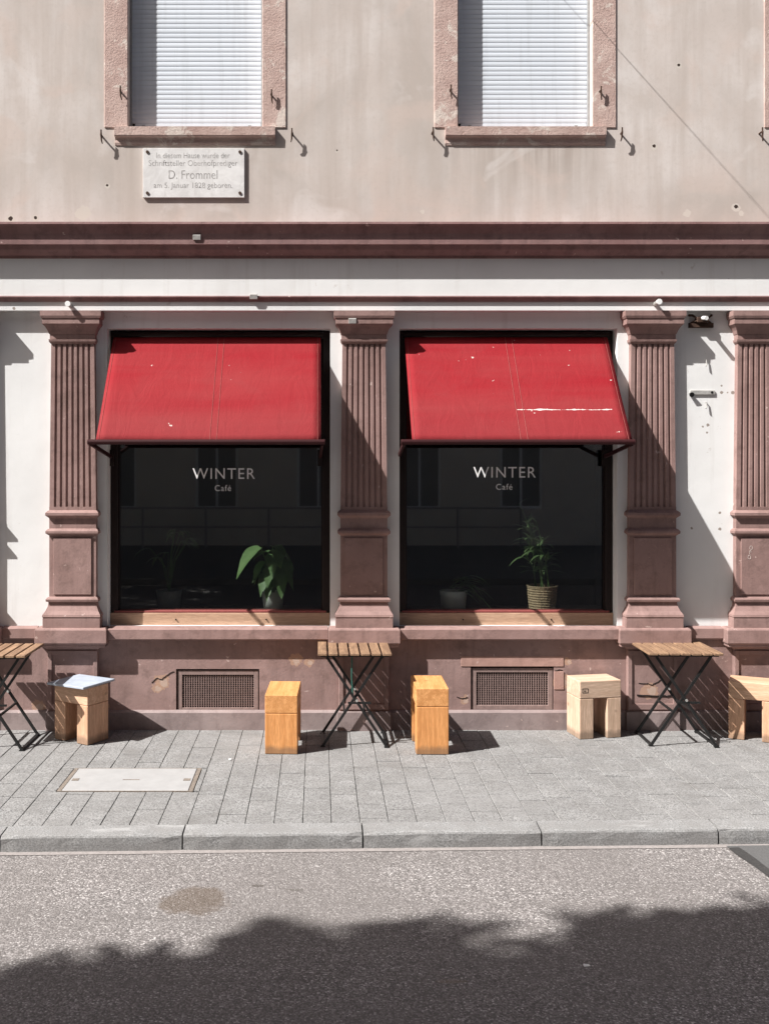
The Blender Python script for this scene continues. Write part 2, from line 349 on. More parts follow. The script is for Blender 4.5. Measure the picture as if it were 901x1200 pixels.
# ------------------------------------------------------------------ mesh helpers
class MB:
    def __init__(s): s.v = []; s.f = []
    def add(s, vs, fs):
        k = len(s.v); s.v += [tuple(v) for v in vs]; s.f += [tuple(i + k for i in f) for f in fs]; return s
    def box(s, x0, x1, y0, y1, z0, z1):
        return s.add([(x, y, z) for z in (z0, z1) for y in (y0, y1) for x in (x0, x1)],
                     [(0, 2, 3, 1), (4, 5, 7, 6), (0, 1, 5, 4), (2, 6, 7, 3), (0, 4, 6, 2), (1, 3, 7, 5)])
    def bar(s, p, q, w, h, up=(0, 0, 1)):
        p, q = Vector(p), Vector(q); d = (q - p).normalized(); u = Vector(up)
        a = d.cross(u)
        if a.length < 1e-4: a = d.cross(Vector((1, 0, 0)))
        a.normalize(); b = a.cross(d).normalized()
        vs = [c + a * (i * w / 2) + b * (j * h / 2) for c in (p, q) for (i, j) in ((-1, -1), (1, -1), (1, 1), (-1, 1))]
        return s.add(vs, [(3, 2, 1, 0), (4, 5, 6, 7), (0, 1, 5, 4), (1, 2, 6, 5), (2, 3, 7, 6), (3, 0, 4, 7)])
    def tube(s, pts, r, n=8, cap=True):
        pts = [Vector(p) for p in pts]; rs = r if isinstance(r, (list, tuple)) else [r] * len(pts); k = len(s.v)
        ref = Vector((0, 0, 1))
        for i, p in enumerate(pts):
            d = (pts[min(i + 1, len(pts) - 1)] - pts[max(i - 1, 0)]).normalized()
            a = d.cross(ref)
            if a.length < .05: a = d.cross(Vector((1, 0, 0)))
            a.normalize(); b = a.cross(d)
            for j in range(n):
                t = 2 * math.pi * j / n; s.v.append(tuple(p + (a * math.cos(t) + b * math.sin(t)) * rs[i]))
        for i in range(len(pts) - 1):
            for j in range(n):
                s.f.append((k + i * n + j, k + i * n + (j + 1) % n, k + (i + 1) * n + (j + 1) % n, k + (i + 1) * n + j))
        if cap:
            s.f.append(tuple(k + j for j in range(n))[::-1]); s.f.append(tuple(k + (len(pts) - 1) * n + j for j in range(n)))
        return s
    def lathe(s, prof, c=(0, 0, 0), n=24):
        k = len(s.v)
        for (r, z) in prof:
            for j in range(n):
                t = 2 * math.pi * j / n; s.v.append((c[0] + r * math.cos(t), c[1] + r * math.sin(t), c[2] + z))
        for i in range(len(prof) - 1):
            for j in range(n):
                s.f.append((k + i * n + j, k + i * n + (j + 1) % n, k + (i + 1) * n + (j + 1) % n, k + (i + 1) * n + j))
        s.f.append(tuple(k + j for j in range(n))[::-1]); s.f.append(tuple(k + (len(prof) - 1) * n + j for j in range(n)))
        return s
    def run(s, prof, x0, x1):                      # profile [(y, z)...] swept along x, closed
        n = len(prof); k = len(s.v)
        for x in (x0, x1): s.v += [(x, y, z) for (y, z) in prof]
        for i in range(n):
            j = (i + 1) % n; s.f.append((k + i, k + j, k + n + j, k + n + i))
        s.f.append(tuple(k + i for i in range(n))[::-1]); s.f.append(tuple(k + n + i for i in range(n)))
        return s
    def loft(s, lv, cx, yb):                       # levels (z, half width, front y), back at yb
        k = len(s.v)
        for (z, hw, yf) in lv: s.v += [(cx - hw, yb, z), (cx - hw, yf, z), (cx + hw, yf, z), (cx + hw, yb, z)]
        for i in range(len(lv) - 1):
            for j in range(4):
                a = k + i * 4; s.f.append((a + j, a + (j + 1) % 4, a + 4 + (j + 1) % 4, a + 4 + j))
        s.f.append((k, k + 1, k + 2, k + 3)); e = k + (len(lv) - 1) * 4; s.f.append((e + 3, e + 2, e + 1, e))
        return s
    def build(s, name, mat, parent=None, bevel=0, smooth=False, seg=1, org=None):
        me = bpy.data.meshes.new(name)
        o0 = Vector(org) if org is not None else (parent and ORG.get(parent.name)) or Vector((0, 0, 0))
        me.from_pydata([tuple(Vector(v) - o0) for v in s.v], [], s.f)
        bm = bmesh.new(); bm.from_mesh(me)
        bmesh.ops.recalc_face_normals(bm, faces=bm.faces)
        if bevel:
            bmesh.ops.bevel(bm, geom=[e for e in bm.edges if len(e.link_faces) == 2 and e.calc_face_angle(0) > .5], offset=bevel, segments=seg, affect='EDGES', profile=.5)
        bm.to_mesh(me); bm.free()
        if smooth: me.polygons.foreach_set('use_smooth', [True] * len(me.polygons))
        me.materials.append(M[mat] if isinstance(mat, str) else mat)
        o = bpy.data.objects.new(name, me); C.objects.link(o)
        if parent is not None: o.parent = parent; ORG[o.name] = o0
        elif org is not None: o.location = o0
        return o
ORG = {}
def thing(name, label, cat, loc=(0, 0, 0), rz=0, group=None, local=False):
    o = bpy.data.objects.new(name, None); C.objects.link(o); o.empty_display_size = .1
    o.location = loc; o.rotation_euler = (0, 0, rz)
    o['label'] = label; o['category'] = cat
    if group: o['group'] = group
    ORG[o.name] = Vector((0, 0, 0)) if local else Vector(loc)
    return o
def tag(o, label, cat, group=None):
    o['label'] = label; o['category'] = cat
    if group: o['group'] = group
    return o
def struct(o): o['kind'] = 'structure'; return o
def text_mesh(txt, size, extr=.0004, spacing=1.0, offset=0, shear=0):
    cu = bpy.data.curves.new('t', 'FONT'); cu.body = txt; cu.size = size; cu.extrude = extr; cu.align_x = 'CENTER'; cu.align_y = 'CENTER'
    cu.space_character = spacing; cu.offset = offset; cu.resolution_u = 4
    ob = bpy.data.objects.new('t', cu); C.objects.link(ob)
    bpy.context.view_layer.update()
    me = bpy.data.meshes.new_from_object(ob.evaluated_get(bpy.context.evaluated_depsgraph_get()))
    bpy.data.objects.remove(ob); bpy.data.curves.remove(cu)
    return me
def text_obj(name, txt, size, loc, mat, parent, width=None, **k):
    me = text_mesh(txt, size, **k)
    xs = [v.co.x for v in me.vertices]; ys = [v.co.y for v in me.vertices]
    cx, cy = (min(xs) + max(xs)) / 2, (min(ys) + max(ys)) / 2
    f = (width / (max(xs) - min(xs))) if width else 1
    me.transform(Matrix.Translation((-cx, -cy, 0))); me.transform(Matrix.Diagonal((f, 1, 1, 1)))
    me.transform(Matrix.Rotation(R(90), 4, 'X'))
    o0 = ORG.get(parent.name, Vector()) if parent else Vector()
    me.transform(Matrix.Translation(Vector(loc) - o0))
    me.materials.clear(); me.materials.append(M[mat]); me.name = name
    o = bpy.data.objects.new(name, me); C.objects.link(o); o.parent = parent; ORG[o.name] = o0
    return o
def grid_wall(xs, zs, holes, yf, yb):
    """front wall with rectangular holes (x0,x1,z0,z1) cut through from yf to yb"""
    xs = sorted(set(xs + [h[0] for h in holes] + [h[1] for h in holes])); zs = sorted(set(zs + [h[2] for h in holes] + [h[3] for h in holes]))
    def hole(i, j):
        if not (0 <= i < len(xs) - 1 and 0 <= j < len(zs) - 1): return True
        cx, cz = (xs[i] + xs[i + 1]) / 2, (zs[j] + zs[j + 1]) / 2
        return any(h[0] < cx < h[1] and h[2] < cz < h[3] for h in holes)
    bm = bmesh.new(); vd = {}
    def V(x, y, z):
        k = (round(x, 5), round(y, 5), round(z, 5))
        if k not in vd: vd[k] = bm.verts.new(k)
        return vd[k]
    for i in range(len(xs) - 1):
        for j in range(len(zs) - 1):
            if hole(i, j): continue
            a, b, c, d = xs[i], xs[i + 1], zs[j], zs[j + 1]
            bm.faces.new((V(a, yf, c), V(b, yf, c), V(b, yf, d), V(a, yf, d)))
            bm.faces.new((V(a, yb, d), V(b, yb, d), V(b, yb, c), V(a, yb, c)))
            if hole(i - 1, j): bm.faces.new((V(a, yf, c), V(a, yf, d), V(a, yb, d), V(a, yb, c)))
            if hole(i + 1, j): bm.faces.new((V(b, yf, d), V(b, yf, c), V(b, yb, c), V(b, yb, d)))
            if hole(i, j - 1): bm.faces.new((V(b, yf, c), V(a, yf, c), V(a, yb, c), V(b, yb, c)))
            if hole(i, j + 1): bm.faces.new((V(a, yf, d), V(b, yf, d), V(b, yb, d), V(a, yb, d)))
    bm.verts.index_update()
    m = MB(); m.v = [tuple(v.co) for v in bm.verts]; m.f = [tuple(v.index for v in f.verts) for f in bm.faces]; bm.free()
    return m

# ------------------------------------------------------------------ ground, road, pavement
struct(MB().add([(-90, -70, -.25), (90, -70, -.25), (90, 60, -.25), (-90, 60, -.25)], [(0, 1, 2, 3)]).build('ground', 'soil'))
KT = math.tan(R(1.65))
def kerb_front(x): return 5.645 + KT * x            # kerb runs at a slight angle to the facade
KW = .15
road = MB()
N = 40
for i in range(N + 1):
    x = -45 + 90 * i / N
    road.v += [(x, kerb_front(x) + .02 if abs(x) < 20 else kerb_front(x), ROADZ), (x, -2.0, ROADZ)]
for i in range(N): road.f.append((2 * i + 1, 2 * i + 3, 2 * i + 2, 2 * i))
ro = struct(road.build('road', 'road'))
# smoother asphalt patch with a tar seam at the right edge
pts = [(852, 994), (905, 1032), (960, 1060), (1100, 1100), (1100, 994)]
def on_road(px, py): D = (H - ROADZ) * F / (py - VY); return (X(px, D), D)
pm = MB(); pm.v = [(*on_road(*p), ROADZ + .004) for p in pts]; pm.v[0] = (pm.v[0][0], kerb_front(pm.v[0][0]) - .012, ROADZ + .004); pm.v[4] = (pm.v[4][0], kerb_front(pm.v[4][0]) - .012, ROADZ + .004)
pm.f = [(4, 3, 2, 1, 0)]; pm.build('asphalt_patch', 'patch', ro)
a, b = Vector((*on_road(853, 995), 0)), Vector((*on_road(906, 1034), 0)); b2 = b + (b - a) * 1.2
tm = MB()
for i in range(13):
    t = i / 12; p = a.lerp(b2, t); d = (b2 - a).normalized(); nrm = Vector((-d.y, d.x, 0)); hw = .028 + .014 * random.random()
    off = .03 + .01 * random.random()
    tm.v += [tuple(p + nrm * (off + hw) + Vector((0, 0, ROADZ + .008))), tuple(p + nrm * (off - hw) + Vector((0, 0, ROADZ + .008)))]
for i in range(12): tm.f.append((2 * i, 2 * i + 2, 2 * i + 3, 2 * i + 1))
tm.build('tar_seam', 'tar', ro)
# gutter strip of pale mortar along the kerb foot
g = MB()
for i in range(31):
    x = -7 + 17 * i / 30; yk = kerb_front(x); g.v += [(x, yk + .03, ROADZ + .006), (x, yk - .035 - .008 * random.random(), ROADZ + .003)]
for i in range(30): g.f.append((2 * i, 2 * i + 1, 2 * i + 3, 2 * i + 2))
g.build('gutter_strip', mat_plain('gutter_mortar', (.26, .235, .225), .9, .2, 0, .2, 60, .3), ro)

pav = MB().add([(-12, kerb_front(-12) + KW, -.012), (14, kerb_front(14) + KW, -.012), (14, 8.1, -.012), (-12, 8.1, -.012),
                (-12, kerb_front(-12) + KW, -.24), (14, kerb_front(14) + KW, -.24), (14, 8.1, -.24), (-12, 8.1, -.24)],
               [(0, 1, 2, 3), (4, 5, 1, 0), (7, 6, 5, 4), (1, 5, 6, 2), (2, 6, 7, 3), (3, 7, 4, 0)])
pavement = struct(pav.build('pavement', 'joint'))
CV = (X(77, 6.6), X(232, 6.6), 6.36, 6.85)       # steel cover cut-out (with rim)
PW, PL = .167, .245
cut_cache = {}; rest = MB(); npav = 0
def paver_mb(x0, x1, ya, yb, ya2):
    """ya: near end on the left, ya2: near end on the right"""
    gx = .0008 + .0012 * random.random(); gy = .0036 + .002 * random.random(); b = .003; zt = 0
    m = MB()
    o = [(x0 + gx, ya + gy), (x1 - gx, ya2 + gy), (x1 - gx, yb - gy), (x0 + gx, yb - gy)]
    i_ = [(x0 + gx + b, ya + gy + b), (x1 - gx - b, ya2 + gy + b), (x1 - gx - b, yb - gy - b), (x0 + gx + b, yb - gy - b)]
    m.v = [(*p, -.05) for p in o] + [(*p, -b) for p in o] + [(*p, zt) for p in i_]
    m.f = [(0, 1, 5, 4), (1, 2, 6, 5), (2, 3, 7, 6), (3, 0, 4, 7), (4, 5, 9, 8), (5, 6, 10, 9), (6, 7, 11, 10), (7, 4, 8, 11), (8, 9, 10, 11), (3, 2, 1, 0)]
    return m
rng = random.Random(3)
ncol = int((9.5 + 7.5) / PW)
for c in range(ncol):
    x0 = -7.5 + c * PW + .063; x1 = x0 + PW; xm = (x0 + x1) / 2
    y = 7.845 - PL * rng.choice((.25, .5, .75, 1, .4)); yb = 7.845
    near = lambda x: kerb_front(x) + KW + .004
    while yb > near(xm) + .05:
        ya = max(y, near(xm)); last = ya == near(xm)
        if ya - near(xm) < .07: ya = near(xm); last = True
        segs = [(ya, yb, last)]
        if x1 > CV[0] and x0 < CV[1]:              # leave out what the steel cover takes up
            segs = []
            if yb > CV[3] + .02: segs.append((max(ya, CV[3]), yb, False))
            if ya < CV[2] - .02: segs.append((ya, min(yb, CV[2]), last))
            lo, hi = max(ya, CV[2]), min(yb, CV[3])
            if hi - lo > .02:
                for (xa_, xb_) in ((x0, CV[0]), (CV[1], x1)):
                    if x0 < xb_ <= x1 and x0 <= xa_ < x1 and xb_ - xa_ > .015: 
                        mm = paver_mb(xa_, xb_, lo, hi, lo); rest.add(mm.v, mm.f)
        for (sa, sb, ls) in segs:
            if sb - sa < .02: continue
            m = paver_mb(x0, x1, near(x0) if ls else sa, sb, near(x1) if ls else sa)
            dmid = (sa + sb) / 2
            vis = X(-25, dmid) < xm < X(925, dmid)
            if vis and npav < 300:
                dz = rng.uniform(-.0015, .0015)
                o = m.build('paver', 'paver', pavement, org=(xm, dmid, 0)); o.location = (xm, dmid, dz)
                o.rotation_euler = (rng.uniform(-.003, .003), rng.uniform(-.004, .004), 0); npav += 1
            else: rest.add(m.v, m.f)
        yb = ya; y = yb - PL
        if last: break
print('pavers', npav)
ro_ = rest.build('paver_field', 'paver', pavement); ro_['kind'] = 'stuff'
# kerb stones
kx = X(213, 5.6) - 1.018 * 4
for i in range(11):
    x0 = kx + i * 1.018; x1 = x0 + 1.018
    m = MB(); g_ = .003 + .003 * random.random()
    prof = [(KW, -.24), (0, -.24), (0, -.05), (.002, -.016), (.008, -.006), (.020, -.001), (KW, .002)]
    nseg = 12
    for k in range(nseg + 1):
        x = x0 + g_ + (x1 - x0 - 2 * g_) * k / nseg
        for q, (py, pz) in enumerate(prof):
            j = 0 if q < 2 else random.uniform(-.002, .002)
            e = .008 * random.random() if (k in (0, nseg) and 1 < q < 6) else 0
            m.v.append((x, kerb_front(x) + py + j + e, pz + (j if q < 6 else 0) - e))
    n_ = len(prof)
    for k in range(nseg):
        for q in range(n_): m.f.append((k * n_ + q, k * n_ + (q + 1) % n_, (k + 1) * n_ + (q + 1) % n_, (k + 1) * n_ + q))
    m.f.append(tuple(range(n_))); m.f.append(tuple(nseg * n_ + q for q in range(n_))[::-1])
    o = m.build('kerb_stone', 'kerb', pavement, smooth=False)
# steel access cover
cv = thing('access_cover', 'pale painted steel access cover with rusty rim set flush in the pavers', 'access cover', ((CV[0] + CV[1]) / 2, (CV[2] + CV[3]) / 2, 0))
fm = MB()
fm.box(CV[0] + .004, CV[0] + .03, CV[2] + .004, CV[3] - .004, -.02, .002); fm.box(CV[1] - .03, CV[1] - .004, CV[2] + .004, CV[3] - .004, -.02, .002)
fm.box(CV[0] + .03, CV[1] - .03, CV[2] + .004, CV[2] + .014, -.02, .002); fm.box(CV[0] + .03, CV[1] - .03, CV[3] - .014, CV[3] - .004, -.02, .002)
fm.build('rim', 'rust', cv)
lid = MB().box(CV[0] + .033, CV[1] - .033, CV[2] + .017, CV[3] - .017, -.02, .004).build('lid', 'cover', cv, .003)
cx = (CV[0] + CV[1]) / 2
MB().box(cx - .055, cx + .055, 6.58, 6.592, .0045, .0055).build('lifting_slot', 'rust', lid)
for sgn, xx in ((-1, CV[0] + .07), (1, CV[1] - .07)):
    MB().box(xx - .022, xx + .022, 6.565, 6.61, .0045, .006).build('latch', 'rust', lid)

# ------------------------------------------------------------------ cafe building
B = thing('cafe_building', 'old plastered cafe house with fluted reddish pilasters, white ground floor and dark cornice', 'building', (0, Y0, 0))
W1 = (X(126, Y0), X(387, Y0)); W2 = (X(468, Y0), X(723, Y0))
zb, zt = .80, Z(385, Y0)
# extra shop bay beyond each end wall keeps the facade going past the frame
shop = grid_wall([XL, XR], [.72, 3.288], [(W1[0], W1[1], zb, zt), (W2[0], W2[1], zb, zt)], Y0, 8.28)
shop.build('ground_floor_wall', 'white', B)
VT = [(X(207, Y0), X(304, Y0), Z(836, 7.86), Z(784, 7.86)), (X(551, Y0), X(648, Y0), Z(833, 7.86), Z(781, 7.86))]
grid_wall([XL, XR], [-.2, .715], VT, 7.862, 8.2).build('plinth_wall', 'plinth', B)
MB().box(XL, XR, 8.20, 8.3, -.2, .715).build('plinth_core', 'void', B)
ft = MB().run([(7.865, -.2), (7.835, -.2), (7.835, .135), (7.85, .15), (7.865, .153)], XL, XR)
ft.build('footing', 'footing', B)
MB().box(XL, XR, YF, 8.28, 3.29, 3.95).build('frieze', 'white', B)
# upper wall with window openings
UW = []
for px in (229 - 386, 229, 615, 1001):
    cx = X(px, YF); UW.append(cx)
zs0, zs1 = Z(150, YF), 6.55
hw_o = .525
grid_wall([XL, XR], [3.952, 9.2], [(c - hw_o, c + hw_o, zs0, zs1) for c in UW], YF, 8.28).build('upper_wall', 'plaster', B)
# cornice and string course
MB().run([(YF + .02, 3.985), (YF - .15, 3.947), (YF - .152, 3.93), (YF - .135, 3.915), (YF - .118, 3.885), (YF - .107, 3.865), (YF - .105, 3.785),
          (YF - .085, 3.782), (YF - .07, 3.75), (YF - .035, 3.722), (YF - .012, 3.715), (YF - .01, 3.695), (YF + .02, 3.695)], XL - .05, XR + .05).build('cornice', 'trim', B)
MB().run([(YF + .01, 3.402), (YF - .026, 3.4), (YF - .028, 3.39), (YF - .014, 3.372), (YF - .008, 3.357), (YF + .01, 3.357)], XL - .02, XR + .02).build('string_course', 'trim', B)

# pilasters
def zz(py): return Z(py, 7.8)
def pilaster(cx):
    # fluted shaft is the part, everything else hangs on it
    n = 7; yb = Y0 + .01; yf = Y0 - .058; z0, z1 = zz(594.5), zz(402)
    m = MB()
    def section(hw):
        p = [(-hw, yb), (-hw, yf)]; pitch = .88 * 2 * hw / n; gr = .0105
        for i in range(n):
            c = -hw * .88 + pitch * (i + .5)
            for k in range(7):
                t = math.pi * k / 6; p.append((c - gr * math.cos(t), yf + 1.25 * gr * math.sin(t)))
        p += [(hw, yf), (hw, yb)]; return p
    a, b = section(.182), section(.168); k = len(a)
    m.v = [(cx + x, y, z0) for x, y in a] + [(cx + x, y, z1) for x, y in b]
    for i in range(k): j = (i + 1) % k; m.f.append((i, j, k + j, k + i))
    sh = m.build('pilaster', 'pil', B)
    MB().loft([(zz(402.5), .170, Y0 - .060), (zz(401.5), .176, Y0 - .066), (zz(400), .182, Y0 - .075), (zz(397.5), .184, Y0 - .078), (zz(397.3), .176, Y0 - .07),
               (zz(391.5), .176, Y0 - .07), (zz(391.3), .180, Y0 - .075), (zz(387), .190, Y0 - .088), (zz(383), .205, Y0 - .105), (zz(380.3), .222, Y0 - .122),
               (zz(380), .222, Y0 - .124), (zz(374), .222, Y0 - .124), (zz(373.6), .228, Y0 - .13), (zz(371), .236, Y0 - .135), (zz(365), .236, Y0 - .135)], cx, yb).build('capital', 'pil', sh)
    q = .183; y_ = Y0 - .06
    MB().loft([(zz(735.6), .222, Y0 - .108), (zz(724), .222, Y0 - .108), (zz(723.5), .219, Y0 - .104), (zz(722.5), .226, Y0 - .112), (zz(720), .224, Y0 - .108), (zz(716), .207, Y0 - .088), (zz(711), .192, Y0 - .072),
               (zz(706.5), .187, Y0 - .066), (zz(705.8), .188, Y0 - .067), (zz(705), .203, Y0 - .085), (zz(702.5), .205, Y0 - .088), (zz(700.5), .196, Y0 - .078), (zz(699.5), q, y_),
               (zz(628), q, y_), (zz(627.5), q + .002, y_ - .003), (zz(625), .206, Y0 - .088), (zz(622.5), .206, Y0 - .088), (zz(620.5), .196, Y0 - .075), (zz(619.5), q, y_),
               (zz(608), q, y_), (zz(607), q + .002, y_ - .003), (zz(604), .207, Y0 - .09), (zz(601), .207, Y0 - .09), (zz(599), .195, Y0 - .074), (zz(598), q, y_), (zz(594), q, y_)], cx, yb).build('base', 'pil', sh)
    MB().box(cx - .148, cx + .148, y_ - .010, y_ + .01, zz(697), zz(630.5)).build('raised_panel', 'pil', sh, .002)
    MB().loft([(zz(762), .20, 7.83), (zz(759), .215, Y0 - .08), (zz(757.3), .268, Y0 - .118), (zz(754.3), .268, Y0 - .118), (zz(754), .274, Y0 - .124), (zz(752.8), .279, Y0 - .13),
               (zz(737.5), .279, Y0 - .13), (zz(736), .272, Y0 - .122), (zz(735.2), .265, Y0 - .11)], cx, yb).build('pedestal', 'pil', sh, .003)
    pr = MB().box(cx - .196, cx + .196, Y0 - .052, yb, .15, zz(760)).build('pier', 'plinth', sh, .003)
    fr = MB()
    x0, x1, za, zc, yq = cx - .196, cx + .196, .165, zz(763), Y0 - .052
    t = .034
    fr.box(x0 + .002, x0 + t, yq - .012, yq + .004, za, zc).box(x1 - t, x1 - .002, yq - .012, yq + .004, za, zc)
    fr.box(x0 + t, x1 - t, yq - .012, yq + .004, zc - t, zc).box(x0 + t, x1 - t, yq - .012, yq + .004, za, za + t * 1.3)
    fr.build('pier_frame', 'plinth', sh, .002)
    MB().box(cx - .21, cx + .21, Y0 - .075, yb, -.1, .15).build('pier_foot', 'footing', sh, .004)
    return sh
PC = [-39.5, 85.5, 426.5, 764.5, 889.5, 1230.5]
PX = [X(p, 7.82) for p in PC]
for c in PX: pilaster(c)
# stone sill bands between the pedestals
def sill(x0, x1, yback, name='stone_sill', yf=Y0 - .085):
    MB().run([(yback, .722), (Y0 - .03, .722), (Y0 - .035, .708), (yf + .01, .712), (yf, .722), (yf, .795), (yf + .006, .801), (yback, .812)], x0, x1).build(name, 'pil', B)
edges = [XL] + [e for c in PX for e in (c - .279, c + .279)] + [XR]
for i in range(0, len(edges), 2):
    x0, x1 = edges[i] + .003, edges[i + 1] - .003
    inwin = any(w_[0] - .1 < (x0 + x1) / 2 < w_[1] + .1 for w_ in (W1, W2))
    if inwin: sill(x0, x1, Y0 - .002, yf=Y0 - .09)
    else: sill(x0, x1, Y0 - .002, 'sill_band', yf=Y0 - .05)
# exposed stone round the right vent
for (xa, xb, ya, yb_) in ((540, 660, 769, 781), (649, 660.5, 787, 808)):
    MB().box(X(xa, 7.86), X(xb, 7.86), 7.857, 7.87, Z(yb_, 7.86), Z(ya, 7.86)).build('exposed_stone', 'bare', B, .0015)

# shop windows
def shop_window(w_, name_loc):
    x0, x1 = w_; m = MB(); t = .058
    zs = .80
    # frame: stiles, head, bottom rail
    m.box(x0 + .002, x0 + t, 8.0, 8.09, .905, zt - .002); m.box(x1 - t, x1 - .002, 8.0, 8.09, .905, zt - .002)
    m.box(x0 + t, x1 - t, 8.0, 8.09, zt - .05, zt - .002)
    fr = m.build('shop_window', 'frame', B, .004)
    MB().box(x0 + .002, x1 - .002, 7.985, 8.15, .795, .897).build('sill_board', 'board', fr, .003)
    MB().box(x0 + .03, x1 - .03, 7.99, 8.1, .8975, .914).build('bottom_rail', 'redwood', fr, .003)
    for k in (.3, .71):
        xx = x0 + (x1 - x0) * k
        MB().tube([(xx, 7.975, .845), (xx, 7.99, .845)], .006, 8).build('screw_plug', 'frame', fr)
    for xa_ in (x0 + t - .01, x1 - t - .012): MB().box(xa_, xa_ + .022, 8.022, 8.034, .915, zt - .05).build('glazing_bead', 'frame', fr)
    MB().box(x0 + t - .005, x1 - t + .005, YG, YG + .006, .914, zt - .05).build('pane', 'glass', fr)
    (ax, ay, aw), (bx, by, bw) = name_loc
    text_obj('lettering', 'WINTER', .125, (X(ax, YG), YG - .002, Z(ay, YG)), 'letter', fr, width=aw * YG / F, spacing=1.15, offset=.0)
    text_obj('lettering', 'Café', .068, (X(bx, YG), YG - .002, Z(by, YG)), 'letter', fr, width=bw * YG / F, spacing=1.15)
    # inner ledge for the plants
    MB().box(x0 - .05, x1 + .05, 8.16, 8.62, .80, .87).build('window_ledge', 'floor', fr, .003)
    return fr
shop_window(W1, ((262.5, 555, 73), (261.5, 572, 19)))
shop_window(W2, ((591, 553.5, 73), (590.5, 570.5, 19)))
# the dark room behind
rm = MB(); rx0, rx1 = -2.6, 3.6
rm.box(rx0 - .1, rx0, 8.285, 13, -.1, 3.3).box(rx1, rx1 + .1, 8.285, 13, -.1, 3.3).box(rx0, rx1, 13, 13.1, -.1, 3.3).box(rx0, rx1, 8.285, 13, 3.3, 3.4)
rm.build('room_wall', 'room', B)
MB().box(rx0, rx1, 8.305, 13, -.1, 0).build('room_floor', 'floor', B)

# upper windows: sandstone surround, sill, roller shutter
PITCH = .0375
sl_m = None
for c in UW:
    sur = MB()
    sw = .185; yp = YF - .008
    sur.box(c - hw_o - sw, c - hw_o + .0, yp, YF + .02, zs0 + .0, zs1 + .2); sur.box(c + hw_o, c + hw_o + sw, yp, YF + .02, zs0 + .0, zs1 + .2)
    sur.box(c - hw_o, c + hw_o, yp, YF + .02, zs1, zs1 + .2)
    su = sur.build('window_surround', 'stone', B, .004)
    MB().run([(YF + .16, zs0 + .012), (YF + .16, zs0 - .02), (YF + .01, zs0 - .137), (YF - .006, zs0 - .137), (YF - .010, zs0 - .120), (YF - .006, zs0 - .098), (YF - .012, zs0 - .080), (YF - .034, zs0 - .073), (YF - .038, zs0 - .066), (YF - .040, zs0 + .0)],
             c - hw_o - .10, c + hw_o + .10).build('window_sill', 'stone', su)
    yr = YF + .095
    for xa_ in (c - hw_o + .002, c + hw_o - .015): MB().box(xa_, xa_ + .013, yr - .02, yr + .04, zs0 + .014, zs1 - .002).build('guide_rail', 'grey', su)
    shb = MB().box(c - hw_o + .036, c + hw_o - .016, yr, yr + .016, zs0 + .03, zs0 + .068).build('roller_shutter', 'shutter', su if False else B, .003)
    for dx in (-.42, .42):
        MB().box(c + dx - .012, c + dx + .012, yr - .012, yr + .001, zs0 + .036, zs0 + .05).build('stop_bumper', 'grey', shb)
    if sl_m is None:
        m = MB(); hw = hw_o - .016
        prof = [(.0005, 0), (-.0018, .003), (-.0030, .010), (-.0034, .020), (-.0026, .030), (-.0016, .0354), (.0008, .036), (.0008, .0375), (.012, .0375), (.012, 0)]
        m.run(prof, -hw, hw); ob = m.build('slat', 'shutter', shb, org=(0, 0, 0)); sl_m = ob.data; bpy.data.objects.remove(ob)
    nsl = int((zs1 - zs0 - .07) / PITCH)
    for k in range(nsl):
        o = bpy.data.objects.new('slat', sl_m); C.objects.link(o); o.parent = shb
        o.location = Vector((c, yr + .004, zs0 + .0695 + k * PITCH)) - Vector((0, Y0, 0))
    MB().box(c - hw_o, c + hw_o, yr + .06, yr + .08, zs0, zs1).build('back_board', 'void', shb)

# ------------------------------------------------------------------ things on the facade
def hook(px, py, d, name, label, flip=1):
    x, z = X(px, YF), Z(py, YF)
    h = thing(name, label, 'hook', (x, YF, z), 0, 'iron shutter hooks beside the upper windows')
    MB().tube([(x, YF + .03, z), (x, YF - .03, z + .002), (x + .004 * flip, YF - d, z + .003)], .007, 8).build('pin', 'iron', h)
    MB().tube([(x + .004 * flip, YF - d, z + .035), (x + .004 * flip, YF - d, z), (x + .006 * flip, YF - d + .004, z - .045), (x + .012 * flip, YF - d + .012, z - .07)], [.006, .008, .006, .004], 8).build('catch', 'iron', h)
    return h
hk = [(120, 160, .055, 'iron shutter hook on the plaster just left of the sill above the marble plaque', 1),
      (343, 158, .05, 'iron shutter hook on the plaster just right of the sill above the marble plaque', -1),
      (506, 157, .055, 'iron shutter hook on the plaster left of the sill over the middle of the facade', 1),
      (727, 157, .05, 'iron shutter hook on the plaster right of the shuttered window without plaque', -1),
      (889, 157, .05, 'iron shutter hook beside the window above the askew stool', 1),
      (142, 108, .04, 'small iron catch on the left stone jamb of the window above the plaque', 1),
      (318, 112, .035, 'small iron catch on the right stone jamb of the window above the plaque', 1),
      (527, 107, .04, 'small iron catch on the left stone jamb of the window without plaque', 1),
      (702, 108, .035, 'small iron catch on the right stone jamb of the window without plaque', 1)]
for a_ in hk: hook(a_[0], a_[1], a_[2], 'shutter_hook', a_[3], a_[4])

